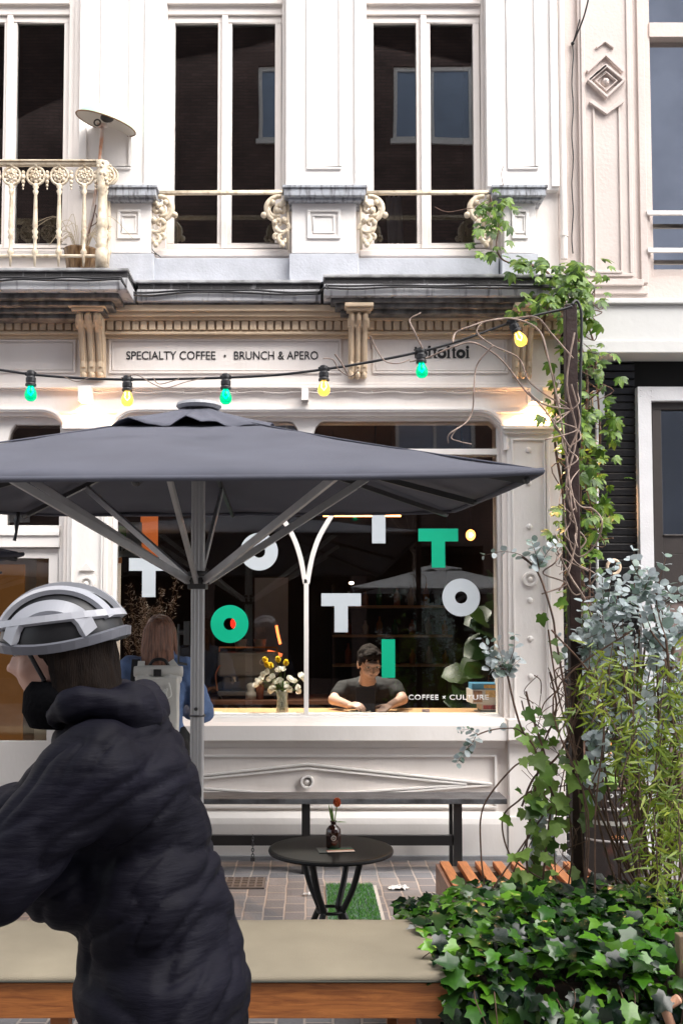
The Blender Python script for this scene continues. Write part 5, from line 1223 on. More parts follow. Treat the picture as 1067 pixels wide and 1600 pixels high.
# small oval heat lamp and pot on the balcony
yl = -.22
HL = thing('heat_lamp', 'tilted mint green dish lamp with rusty rim on a thin pole above the balcony', 'lamp', P(135, 413, yl), world=True)
c = P(166, 193, yl); ax = V((.27, -.16, .95)).normalized(); rot = ax.to_track_quat('Z', 'Y').to_matrix()
k = .213
def dish(prof, name, mt):
    m = MB(); n = 40; rr_ = []
    for r, h in prof: rr_.append([m.v(c + rot @ V((r * cos(2 * pi * j / n), r * sin(2 * pi * j / n), h))) for j in range(n)])
    for A, Bb in zip(rr_, rr_[1:]):
        for j in range(n): m.f([A[j], A[(j + 1) % n], Bb[(j + 1) % n], Bb[j]])
    return m.build(name, mt, HL, smooth=True)
dish([(.001, .125), (.05, .120), (.1, .10), (.15, .068), (.19, .030), (k, 0)], 'lamp_shade', M('mint_enamel', (.35, .55, .42), .4, var=.1))
dish([(k - .002, -.002), (.19, .015), (.15, .04), (.1, .06), (.05, .072), (.001, .074)], 'shade_lining', M('worn_white_enamel', (.62, .58, .52), .6, col2=(.32, .17, .08), scale=9, cov=(.28, .38)))
m = MB(); m.tube([c + rot @ V((k * cos(2 * pi * j / 40), k * sin(2 * pi * j / 40), 0)) for j in range(40)], .005, 6, closed=True); m.build('rim', M('rusty_rim_tan', (.3, .17, .09), .7, col2=(.15, .08, .04)), HL, smooth=True)
b = P(161, 196, yl)
MB().ball(c + rot @ V((0, 0, .04)), (.05, .04, .03), 12, 8).tube([b + V((-.03, -.04, .0)) + V((.022 * cos(t), 0, .022 * sin(t))) for t in [i * pi / 6 for i in range(12)]], .006, 6, closed=True).build('burner', M('sooty_metal', (.04, .035, .03), .5), HL, smooth=True)
RUST = M('rusty_pole', (.45, .2, .1), .7, col2=(.6, .57, .55), scale=4, cov=(.4, .6))
MB().tube(bez([b, P(157, 240, yl), P(150, 300, yl), P(143, 340, yl), P(137, 380, yl), P(135, 410, yl)], 4), [.013] * 4 + [.011] * 17, 8).build('pole', RUST, HL, smooth=True)
MB().box(b.x - .035, b.x + .035, b.y - .02, b.y + .02, b.z - .01, b.z + .01).build('bracket', RUST, HL, bev=.003)
pt_ = thing('plant_pot', 'brown glazed pot with thin wispy plant standing behind the balcony rail', 'potted plant', P(127, 416, -.24)); pt_.location.z = zLed + .001
MB().lathe([(0, 0), (.075, 0), (.1, .05), (.118, .18), (.122, .19), (.11, .19), (.105, .17), (0, .17)], n=26, cap=False).build('pot', M('brown_glaze', (.09, .045, .02), .25, col2=(.3, .19, .1), scale=10, stretch=(4, 4, .5)), pt_, smooth=True)
m = MB(); R_.seed(9)
for k_ in range(28):
    a = rnd(0, 6.28); L_ = rnd(.15, .34); m.tube(bez([(cos(a) * .03, sin(a) * .03, .17), (cos(a) * L_ * .5, sin(a) * .05, .17 + L_ * .8), (cos(a) * L_ * 1.1, sin(a) * .08, .17 + L_ * rnd(.2, .9))], 5), [.0022] * 10 + [.0008], 4)
m.build('foliage', M('pale_grass', (.5, .42, .3), .7), pt_)
m = MB(); m.tube(bez([(.04, 0, .17), (.05, 0, .3), (.08, 0, .42), (.10, 0, .52)], 4), .005, 6); m.tube(bez([(.06, 0, .36), (.11, 0, .40), (.1, 0, .46)], 4), .0035, 5); m.build('twig', STEM, pt_)
o = MB().box(-.055, .055, -.01, .01, 0, .33).build('fabric_sleeve', M('white_fabric', (.75, .75, .76), .8)); o.location = P(140, 400, -.12); o.location.z = zLed; o.rotation_euler = (0, radians(10), 0); tag(o, 'white sheet leaning against the wall behind the pot on the balcony', 'sheet')
# ================================================================ PEOPLE
def frame(f, u):
    f = V(f).normalized(); s = f.cross(V(u)).normalized(); u = s.cross(f).normalized()
    return s, f, u, Matrix((s, f, u)).transposed()
def head(m, c, f, u, k=1.0, neck=None):
    s, f, u, rot = frame(f, u); c = V(c)
    def b(a, d, h, r, n=16): m.ball(c + (s * a + f * d + u * h) * k, V(r) * k, n, 12, rot)
    b(0, -.012, .022, (.075, .095, .092)); b(0, .022, -.03, (.06, .072, .085)); b(0, .05, -.088, (.036, .036, .024)); b(0, .085, .02, (.045, .02, .02))
    for q in (-1, 1): b(q * .076, -.008, -.012, (.010, .02, .033)); b(q * .036, .062, -.038, (.024, .024, .022)); b(q * .03, .084, .022, (.022, .012, .008)); b(q * .045, .01, -.07, (.02, .035, .022))
    m.cap(c + (f * .092 + u * .002) * k, c + (f * .113 - u * .032) * k, .008 * k, .0125 * k, 8)
    for q in (-1, 1): b(q * .011, .100, -.036, (.009, .010, .008), 8)
    b(0, .088, -.058, (.024, .010, .0065)); b(0, .086, -.068, (.021, .010, .0075))
    if neck is not None: m.cap(c - (u * .07 + f * .015) * k, neck, .05 * k, .06 * k)
def eyes(parent, c, f, u, k=1.0):
    s, f, u, rot = frame(f, u); c = V(c)
    for q in (-1, 1):
        p = c + (s * q * .031 + f * .083 + u * .0) * k
        e = MB().ball(p, V((.0135, .010, .0075)) * k, 10, 8, rot).build('eye', M('eye_white', (.6, .56, .52), .3), parent, smooth=True)
        MB().ball(p + f * .006 * k - u * .001, V((.0062, .005, .0062)) * k, 8, 6, rot).build('iris', M('dark_iris', (.02, .012, .01), .2), e, smooth=True)
    return s, f, u, rot
def limb(m, pts, rs):
    for a, b, r0, r1 in zip(pts, pts[1:], rs, rs[1:]): m.cap(a, b, r0, r1)
def hand(m, w, d, nrm, side, curl=.6, k=1.0):
    """palm and five fingers; d points from wrist to knuckles, nrm is the back of the hand"""
    w = V(w); d = V(d).normalized(); nrm = V(nrm); s = d.cross(nrm).normalized() * side; n = s.cross(d).normalized()
    if n.dot(V(nrm)) < 0: n = -n
    for j in range(4):
        o = s * (-.027 + .018 * j) * k; m.cap(w + o * .6, w + d * .082 * k + o, .013 * k, .0105 * k, 8)
        L = (.036, .042, .039, .03)[j] * k; p = w + d * .086 * k + o; dd = d
        for q, r in enumerate((.0092, .0083, .0072)):
            dd = (dd - n * curl * (.55 + .25 * q)).normalized(); e = p + dd * L * (1, .72, .55)[q]; m.cap(p, e, r * k, r * k * .9, 8); p = e
    p = w + (d * .02 - s * .03) * k; dd = (d * .7 - s * .65 - n * .2).normalized()
    for L, r in ((.036, .0115), (.03, .0098), (.024, .0085)): e = p + dd * L * k; m.cap(p, e, r * k, r * k * .92, 8); p = e; dd = (dd + d * .25 - n * curl * .25).normalized()
def fold(amp, sc, seed=0, st=(1, 1, 1)):
    o = V((seed * 3.1, seed * 1.7, 0))
    return lambda c: amp * (noise.noise(V((c.x * st[0], c.y * st[1], c.z * st[2])) * sc + o) + .5 * noise.noise(V((c.x * st[0], c.y * st[1], c.z * st[2])) * sc * 2.3 + o))
# ---------------- man reading behind the glass
ym = .55; k = 1.1
hc = P(577, 1036, ym); hf = V((.2, -.92, -.30)); hu = V((.06, -.3, .95)); nk = V((hc.x - .01, ym + .1, 1.195))
MN = thing('person', 'man in a black t-shirt and glasses reading with bowed head behind the shop window', 'person', (.48, 1.0, .02), world=True)
sL, sR = V((hc.x - .19, .72, 1.13)), V((hc.x + .2, .72, 1.14))
eL, eR = V((X(521, 1100, .62), .62, zct + .075)), V((X(629, 1100, .6), .60, zct + .08))
wL, wR_ = V((X(545, 1105, .42), .42, zct + .05)), V((X(609, 1105, .43), .43, zct + .045))
pel = V((.48, 1.02, .62))
m = MB(); head(m, hc, hf, hu, k, nk)
m.ball(V((.48, .86, 1.05)), (.17, .12, .16)); m.cap((.48, .95, .85), pel, .14, .15); m.cap(nk, (.48, .86, 1.12), .06, .10)
limb(m, [sL, eL, wL], [.055, .043, .029]); limb(m, [sR, eR, wR_], [.055, .043, .029]); m.cap(sL, (.48, .85, 1.08), .06, .1); m.cap(sR, (.48, .85, 1.08), .06, .1)
hand(m, wL, (.5, -.75, .1), (-.3, -.3, 1), 1, .75); hand(m, wR_, (-.45, -.8, -.12), (.2, -.2, 1), -1, .35)
for q in (-1, 1): limb(m, [pel + V((q * .09, 0, 0)), V((.48 + q * .12, .98, .52)), V((.48 + q * .13, 1.3, .5)), V((.48 + q * .13, 1.28, .1)), V((.48 + q * .14, 1.2, .08))], [.09, .085, .06, .04, .035])
bd = organic('body', m, SKIN2, MN, .0052, 3)
s_, f_, u_, rot = eyes(MN, hc, hf, hu, k)
m = MB()
for q in (-1, 1):
    c = hc + (s_ * q * .033 + f_ * .1 + u_ * -.002) * k; m.tube([c + (s_ * .021 * cos(t) + u_ * .016 * sin(t)) for t in [i * pi / 8 for i in range(16)]], .0016, 5, closed=True)
    m.tube([c + s_ * q * .02, hc + (s_ * q * .078 + f_ * .0 + u_ * .0)], .0014, 5)
m.tube([hc + (s_ * -.012 + f_ * .106) * k, hc + (s_ * .012 + f_ * .106) * k], .0014, 5); m.build('glasses', M('thin_metal', (.3, .25, .2), .3, metal=.8), MN)
m = MB()
for a, d, h, r in ((0, -.02, .04, (.083, .1, .09)), (0, .05, .085, (.06, .04, .035)), (.03, .07, .08, (.04, .03, .025)), (-.035, .065, .078, (.04, .03, .028)), (.075, .02, .03, (.014, .035, .04)), (-.075, .02, .03, (.014, .035, .04)), (0, -.06, -.02, (.07, .05, .06))):
    m.ball(hc + (s_ * a + f_ * d + u_ * h) * k, V(r) * k, 14, 10, rot)
organic('hair', m, HAIRD, MN, .005, 2, fold(.006, 40, 2))
m = MB(); m.ball((.48, .86, 1.05), (.195, .145, .18)); m.cap((.48, .95, .85), pel, .165, .17); m.cap(nk + V((0, .02, -.05)), (.48, .86, 1.1), .075, .12)
m.cap(sL, sL.lerp(eL, .55), .066, .060); m.cap(sR, sR.lerp(eR, .5), .066, .060); m.cap(sL, (.48, .85, 1.08), .068, .13); m.cap(sR, (.48, .85, 1.08), .068, .13); m.cap(sL + V((0, .01, 0)), (.48, .84, 1.10), .07, .13); m.cap(sR + V((0, .01, 0)), (.48, .84, 1.10), .07, .13)
organic('t_shirt', m, TSHIRT, MN, .008, 3, fold(.007, 12))
m = MB()
for q in (-1, 1): limb(m, [pel + V((q * .08, 0, -.02)), V((.48 + q * .12, .98, .52)), V((.48 + q * .13, 1.3, .5)), V((.48 + q * .13, 1.28, .13))], [.12, .105, .085, .06])
organic('trousers', m, TROUSER, MN, .012, 4)
m = MB(); c = sR.lerp(eR, .72)
tb = eR + V((.0, -.044, .02))
for k_ in range(5): m.ball(eR.lerp(sR, .12 + .05 * k_) + V((-.005 + .008 * (k_ % 2), -.046, 0)), (.010, .006, .010), 8, 6)
m.build('tattoo', M('tattoo_ink', (.07, .05, .05), .6), MN)
o = thing('tablet', 'dark upright tablet in front of the reading man, leaning on the counter', 'tablet', (X(572, 1100, .3), .36, zct + .002))
MB().box(-.072, .072, -.004, .004, 0, .19).build('shell', M('tablet_shell', (.02, .018, .018), .3), o, bev=.004); MB().bar((0, .004, .1), (0, .09, .002), .06, .004).build('stand', PLBLACK, o); o.rotation_euler = (radians(-12), 0, 0)
ST = thing('bar_stool', 'black stool under the reading man behind the window counter', 'stool', (.48, 1.03, .02))
MB().lathe([(0, .43), (.17, .43), (.18, .445), (.17, .46), (0, .46)], n=24, cap=False).build('seat', PLBLACK, ST)
for q in range(4): a = q * pi / 2 + .78; MB().tube([(cos(a) * .1, sin(a) * .1, .43), (cos(a) * .2, sin(a) * .2, 0)], .012, 8).build('leg', BLACK, ST)
# ---------------- woman seen from behind
yw_ = -1.1; hc = P(251, 992, yw_); wx = hc.x - .01
WM = thing('person', 'woman seen from behind in a blue denim jacket, brown shoulder-length hair, facing the window', 'person', (wx, yw_, 0), world=True)
nk = V((wx, yw_, 1.44)); pel = V((wx, yw_ + .01, .93))
sL, sR = V((wx - .165, yw_, 1.37)), V((wx + .165, yw_, 1.37)); eL, eR = V((wx - .24, yw_ + .03, 1.13)), V((X(316, 1100, yw_), yw_ + .04, 1.11)); wL, wR_ = V((wx - .15, yw_ + .27, 1.08)), V((wx + .13, yw_ + .28, 1.1))
m = MB(); head(m, hc, (.05, 1, -.1), (0, 0, 1), .96, nk)
m.ball((wx, yw_, 1.24), (.15, .1, .19)); m.cap((wx, yw_, 1.1), pel, .11, .14)
for a, b, c, q in ((sL, eL, wL, 1), (sR, eR, wR_, -1)): limb(m, [V((wx, yw_, 1.36)), a, b, c], [.07, .052, .04, .026]); hand(m, c, (q * .3, .8, .2), (0, -.3, 1), q, .6, .9)
for q in (-1, 1): limb(m, [pel + V((q * .08, 0, -.03)), V((wx + q * .09, yw_ + .02, .48)), V((wx + q * .09, yw_ - .01, .09)), V((wx + q * .095, yw_ + .14, .05))], [.095, .058, .04, .035])
organic('body', m, SKIN, WM, .007, 4)
m = MB()
R_.seed(31)
m.ball(hc + V((0, -.015, .03)), (.088, .105, .096), 20, 14)
for k_ in range(30):
    a = pi + pi * (k_ + .5) / 30 if k_ < 24 else rnd(0, pi); rr_ = 1
    top = hc + V((.068 * cos(a), .08 * sin(a) - .01, .03)); mid = hc + V((.094 * cos(a), .092 * sin(a) - .01, -.09)); L_ = rnd(.155, .215)
    bot = hc + V((.102 * cos(a) * rnd(.9, 1.12), .085 * sin(a) - .02, -L_))
    m.cap(top, mid, .03, .023, 8); m.cap(mid, bot, .022, rnd(.006, .013), 8)
organic('hair', m, HAIRB, WM, .0055, 2, fold(.007, 30, 5, (1, 1, .22)))
m = MB(); m.ball((wx, yw_, 1.24), (.185, .13, .2)); m.cap((wx, yw_, 1.12), (wx, yw_, .95), .15, .165); m.cap((wx, yw_, 1.0), (wx, yw_, .90), .165, .17)
for a, b, c in ((sL, eL, wL), (sR, eR, wR_)): limb(m, [V((wx, yw_, 1.36)), a, b, b.lerp(c, .85)], [.085, .078, .066, .045])
m.cap((wx - .05, yw_ - .0, 1.42), (wx + .05, yw_ - .0, 1.42), .066, .066)
organic('denim_jacket', m, DENIM, WM, .009, 4, fold(.014, 11, 3))
m = MB(); m.tube([V((wx + .082 * cos(t), yw_ + .062 * sin(t) - .01, 1.462 + .012 * sin(t * 2))) for t in [i * pi / 12 for i in range(24)]], .019, 8, closed=True); m.build('collar', DENIM, WM, smooth=True)
m = MB()
for q in (-1, 1): limb(m, [pel + V((q * .07, 0, .0)), V((wx + q * .09, yw_ + .02, .48)), V((wx + q * .09, yw_ - .01, .1))], [.13, .085, .062])
organic('trousers', m, TROUSER, WM, .011, 4, fold(.01, 14))
for q in (-1, 1): m = MB(); m.cap((wx + q * .095, yw_ - .02, .045), (wx + q * .1, yw_ + .16, .035), .045, .036); organic('shoe', m, PLBLACK, WM, .008, 2)
# backpack
BP = thing('backpack', 'pale grey roll-top backpack worn by the woman at the window', 'backpack', (wx + .02, yw_ - .17, .95), world=True)
bx, by = wx + .03, yw_ - .2
m = MB(); zt_ = P(256, 1052, by).z; zb_ = P(256, 1168, by).z
m.box(bx - .118, bx + .118, by - .052, by + .052, zb_ + .02, zt_ - .02)
for q in (-1, 1):
    for zz_ in (zb_ + .035, zt_ - .03): m.cap((bx + q * .07, by, zz_), (bx + q * .105, by, zz_), .045, .036)
organic('bag_body', m, PALEPACK, BP, .006, 16, fold(.004, 9, 8))
MB().lathe([(0, -.145), (.03, -.14), (.036, -.1), (.036, .1), (.03, .14), (0, .145)], (bx, by - .0, zt_ + .01), 16, 'X', cap=False).build('roll_top', PALEPACK, BP, smooth=True)
for q in (-1, 1):
    MB().bar((bx + q * .115, by + .05, zt_ + .0), (wx + q * .085, yw_ - .1, 1.42), .042, .008, (0, -1, .4)).build('shoulder_strap', WEBBING, BP, bev=.002)
    MB().bar((bx + q * .13, by - .0, zt_ + .01), (bx + q * .03, by - .068, zt_ - .12), .022, .005, (0, -1, .2)).build('closure_strap', WEBBING, BP, bev=.001)
MB().tube(bez([(bx - .06, by + .02, zt_ + .03), (bx - .03, by + .02, zt_ + .075), (bx + .03, by + .02, zt_ + .075), (bx + .06, by + .02, zt_ + .03)], 5), .010, 8).build('carry_handle', PLBLACK, BP, smooth=True)
MB().box(bx - .022, bx + .022, by - .045, by - .036, zt_ - .015, zt_ + .025).build('buckle', PLBLACK, BP, bev=.002)
m = MB(); m.tube(bez([(bx + .07, by - .066, zt_ - .05), (bx + .085, by - .072, zt_ - .12), (bx + .06, by - .072, zt_ - .135), (bx + .06, by - .068, zt_ - .08)], 5), .004, 6); m.build('cord_loop', WEBBING, BP)
o = MB().bar((wx - .12, yw_ - .085, 1.43), (wx - .125, yw_ - .165, 1.15), .05, .008, (0, -1, .2)).build('bag_strap', PLBLACK, bev=.002); tag(o, 'wide black bag strap over the left shoulder of the woman in denim', 'strap')
# ---------------- cyclist close to the camera
yc = -5.0
def q_(px, py, dy=0): p = P(px, py, yc); p.y += dy; return p
CY_ = thing('person', 'cyclist in a bulky dark navy jacket and silver helmet riding left, closest to the camera', 'person', (-.3, yc, 0), world=True)
hc = q_(96, 1012); hf, hu = V((-1, .06, -.12)), V((-.12, 0, 1)); nk = q_(140, 1112)
m = MB(); head(m, hc, hf, hu, 1.0, nk)
hip = q_(262, 1530); pel = hip
m.cap(nk, q_(200, 1210), .07, .12); m.cap(q_(205, 1240), q_(235, 1400), .13, .12); m.cap(q_(235, 1400), hip, .12, .13)
hands = (V((-1.02, yc - .24, 1.10)), V((-1.02, yc + .24, 1.10)))
sh = (q_(178, 1185, -.18), q_(150, 1180, .16)); el = (q_(52, 1330, -.27), q_(20, 1290, .22))
for a, b, c, sd in ((sh[0], el[0], hands[0], 1), (sh[1], el[1], hands[1], -1)):
    limb(m, [q_(175, 1190), a, b, c], [.09, .06, .045, .03]); hand(m, c, (-.9, 0, -.1), (.1, 0, 1), sd, .9)
knees = (V((-.47, yc - .12, .52)), V((-.50, yc + .12, .54))); ank = (V((-.36, yc - .13, .16)), V((-.56, yc + .13, .30)))
for q, kn, an in ((-1, knees[0], ank[0]), (1, knees[1], ank[1])): limb(m, [hip + V((0, q * .09, 0)), kn, an, an + V((-.14, 0, -.04))], [.1, .062, .042, .035])
organic('body', m, SKIN, CY_, .009, 4)
eyes(CY_, hc, hf, hu)
s_, f_, u_, rot = frame(hf, hu)
m = MB(); m.ball(hc + u_ * .02 - f_ * .025, (.084, .092, .095), 18, 12, rot)
for k_ in range(14): a = pi + pi * k_ / 13; m.cap(hc + (s_ * cos(a) * .07 + f_ * (sin(a) * .07 - .02)), hc + (s_ * cos(a) * .075 + f_ * (sin(a) * .08 - .02)) - u_ * .12, .028, .02, 8)
organic('hair', m, HAIRD, CY_, .0075, 2, fold(.008, 26, 1, (1, 1, .4)))
m = MB(); c = hc - u_ * .115 + f_ * -.01
m.lathe([(.085, -.05), (.10, -.02), (.098, .02), (.085, .045), (.07, .045), (.07, -.05)], c, 26, cap=False); sc_ = m.build('scarf', M('black_knit', (.005, .005, .006), 1, bump=.5, bscale=90, spec=.05), CY_, smooth=True)
HT = thing('cycle_helmet', 'silver-white vented cycling helmet with black gaps on the cyclist\'s head', 'helmet', hc, world=True)
hcen = hc + u_ * .016 - f_ * .006; a_, b_, c_ = .108, .142, .118
def hp(lat, lon, sc=1.0):
    """lon 0 = front, lat 0 = rim"""
    return hcen + (s_ * (a_ * cos(lat) * sin(lon)) + f_ * (b_ * cos(lat) * cos(lon)) + u_ * (c_ * sin(lat))) * sc
m = MB(); N = 32; rr_ = []
for j in range(9): rr_.append([m.v(hp(-.12 + (pi / 2 + .11) * j / 8, 2 * pi * i / N, .93)) for i in range(N)])
for A, Bb in zip(rr_, rr_[1:]):
    for i in range(N): m.f([A[i], A[(i + 1) % N], Bb[(i + 1) % N], Bb[i]])
m.build('helmet_liner', PLBLACK, HT, smooth=True)
def hrib(u0, wd, x0=-.93, x1=.93):
    m = MB(); prev = None
    for k_ in range(25):
        t = x0 + (x1 - x0) * k_ / 24; ring_ = []
        for du, sc in ((-wd, .95), (-wd * .8, 1.03), (wd * .8, 1.03), (wd, .95)):
            uu = u0 + du; y_ = t * b_ * sqrt(max(0, 1 - (uu * .95) ** 2)); x_ = uu * a_
            z_ = c_ * sqrt(max(0.0, 1 - (x_ / a_) ** 2 - (y_ / b_) ** 2)); ring_.append(m.v(hcen + (s_ * x_ + f_ * y_ + u_ * z_) * sc))
        if prev:
            for i in range(4): m.f([prev[i], prev[(i + 1) % 4], ring_[(i + 1) % 4], ring_[i]])
        else: m.f(ring_)
        prev = ring_
    m.f(prev[::-1]); return m.build('helmet_rib', HELMW, HT, smooth=False)
for u0 in (-.8, -.45, 0, .45, .8): hrib(u0, .085)
m = MB(); rr_ = []
for (lat, sc) in ((-.14, .95), (-.13, 1.005), (.02, 1.03), (.05, .97)): rr_.append([m.v(hp(lat + .09 * cos(4 * pi * i / N), 2 * pi * i / N, sc)) for i in range(N)])
for A, Bb in zip(rr_, rr_[1:] + rr_[:1]):
    for i in range(N): m.f([A[i], A[(i + 1) % N], Bb[(i + 1) % N], Bb[i]])
m.build('helmet_shell', M('grey_helmet_plastic', (.16, .165, .19), .3), HT, smooth=False)
m = MB(); rr_ = []
for (lat, sc) in ((.30, .96), (.32, 1.035), (.44, 1.035), (.46, .96)): rr_.append([m.v(hp(lat, 2 * pi * i / N, sc)) for i in range(N)])
for A, Bb in zip(rr_, rr_[1:] + rr_[:1]):
    for i in range(N): m.f([A[i], A[(i + 1) % N], Bb[(i + 1) % N], Bb[i]])
m.build('helmet_band', HELMW, HT, smooth=False)
for q in (-1, 1): MB().tube([hp(-.05, q * 1.2, .95), hc + s_ * q * .072 - u_ * .06 + f_ * .02, hc - u_ * .12 + f_ * .055], .005, 6).build('chin_strap', PLBLACK, HT)
m = MB()
m.ball(q_(165, 1112), (.10, .13, .06)); m.cap(q_(185, 1180), q_(205, 1270), .142, .155, 20); m.cap(q_(205, 1270), q_(232, 1390), .155, .16, 20); m.cap(q_(232, 1390), q_(258, 1520), .165, .178, 20); m.cap(q_(258, 1520), q_(262, 1640), .182, .18, 20); m.cap(q_(262, 1640), q_(255, 1760), .18, .17, 20)
m.ball(q_(200, 1230), (.15, .215, .16), 20, 14); m.ball(q_(235, 1400), (.165, .21, .18), 20, 14); m.ball(q_(262, 1560), (.185, .25, .2), 20, 14); m.ball(q_(258, 1710), (.18, .245, .2), 20, 14); m.ball(q_(120, 1370), (.13, .17, .10), 18, 12)
for a, b, c in ((sh[0], el[0], hands[0]), (sh[1], el[1], hands[1])): limb(m, [q_(185, 1200), a, b, b.lerp(c, .8)], [.12, .098, .085, .055])
ho = MB(); ho.tube(bez([q_(100, 1118, -.10), q_(150, 1092, -.135), q_(205, 1100, -.09), q_(228, 1118, 0), q_(205, 1100, .09), q_(150, 1092, .135), q_(100, 1118, .10)], 6), [.022] * 4 + [.034] * 8 + [.048] * 13 + [.034] * 8 + [.022] * 4, 12)
HOOD = ho
def jf(c):
    a = noise.noise(V((c.x * 3, c.y * 3, c.z * 9))) + .5 * noise.noise(V((c.x * 7 + c.z * 4, c.y * 6, c.z * 20)))
    w_ = c.z + .3 * c.x + .05 * noise.noise(V((c.x * 4, c.y * 4, c.z * 3)))
    d1 = noise.noise(V(((c.x + c.z) * 5, c.y * 4, (c.z - c.x) * 13)))
    ridge = (1 - abs(d1)) ** 5
    return .010 * a - .006 * max(0, 1 - abs((w_ * 4.2) % 1 - .5) * 6) - .013 * ridge
organic('jacket', m, NAVY, CY_, .009, 3, jf)
organic('hood', HOOD, NAVY, CY_, .008, 2, fold(.012, 12, 4))
for h_, e_ in ((hands[0], el[0]), (hands[1], el[1])): c_1 = e_.lerp(h_, .8); MB().tube([c_1, e_.lerp(h_, .86)], [.05, .046], 14).build('cuff', M('rib_knit_cuff', (.006, .006, .008), .95, bump=.5, bscale=120), CY_, smooth=True)
m = MB()
for q, kn, an in ((-1, knees[0], ank[0]), (1, knees[1], ank[1])): limb(m, [hip + V((0, q * .08, -.02)), kn, an], [.125, .09, .065])
organic('trousers', m, TROUSER, CY_, .012, 4, fold(.012, 12))
for an in ank: m = MB(); m.cap(an + V((.03, 0, -.05)), an + V((-.17, 0, -.065)), .045, .034); organic('shoe', m, PLBLACK, CY_, .008, 2)
BI = thing('bicycle', 'dark upright city bicycle under the cyclist, below the bottom edge of the photo', 'bicycle', (-.4, yc, 0), world=True)
BM = M('bike_black', (.015, .015, .017), .3)
bb, sd, hd = V((-.42, yc, .29)), V((-.26, yc, .70)), V((-.90, yc, .90)); rw, fw = V((.06, yc, .345)), V((-1.06, yc, .345))
MB().tube([bb, sd], .017, 10).tube([bb, hd - V((0, 0, .12))], .02, 10).tube([hd, hd + V((-.03, 0, -.16))], .02, 10).tube([bb, rw], .012, 8).tube([sd, rw], .010, 8).tube([sd.lerp(bb, .2), hd - V((0, 0, .06))], .015, 8).build('frame', BM, BI, smooth=True)
MB().tube([hd + V((-.03, 0, -.16)), hd + V((-.05, 0, -.25)), fw], .015, 8).build('fork', BM, BI, smooth=True)
for c in (rw, fw):
    wh = MB().tube([c + V((.325 * cos(t), 0, .325 * sin(t))) for t in [i * pi / 24 for i in range(48)]], .019, 8, closed=True).build('wheel', M('tyre', (.02, .02, .02), .8), BI, smooth=True)
    m = MB(); m.tube([c + V((.298 * cos(t), 0, .298 * sin(t))) for t in [i * pi / 24 for i in range(48)]], .010, 6, closed=True)
    for i in range(18): t = i * pi / 9; m.tube([c, c + V((.298 * cos(t), 0, .298 * sin(t)))], .0012, 4)
    m.ball(c, .025, 10, 8); m.build('rim', STEEL, wh)
MB().tube(bez([V((-1.0, yc - .3, 1.06)), V((-.98, yc - .16, 1.08)), V((-.93, yc, 1.02)), V((-.98, yc + .16, 1.08)), V((-1.0, yc + .3, 1.06))], 5), .011, 8).tube([hd, hd + V((-.03, 0, .13))], .013, 8).build('handlebar', STEEL, BI, smooth=True)
m = MB(); m.ball(sd + V((.04, 0, .07)), (.10, .075, .03), 14, 8); m.cap(sd + V((0, 0, .07)), sd + V((-.13, 0, .075)), .03, .018); m.tube([sd, sd + V((0, 0, .06))], .013, 8); m.build('saddle', PLBLACK, BI, smooth=True)
MB().tube([bb + V((0, -.05, 0)), bb + V((.06, -.07, -.16))], .010, 6).tube([bb + V((0, .05, 0)), bb + V((-.14, .07, -.04))], .010, 6).tube([bb + V((0, -.06, 0)), bb + V((0, .06, 0))], .02, 10).box(bb.x + .02, bb.x + .1, yc - .17, yc - .07, bb.z - .18, bb.z - .16).box(bb.x - .19, bb.x - .10, yc + .07, yc + .17, bb.z - .05, bb.z - .03).build('crank', STEEL, BI)
# ================================================================ PLANTS
def jit(a): return V((rnd(-a, a), rnd(-a, a), rnd(-a, a)))
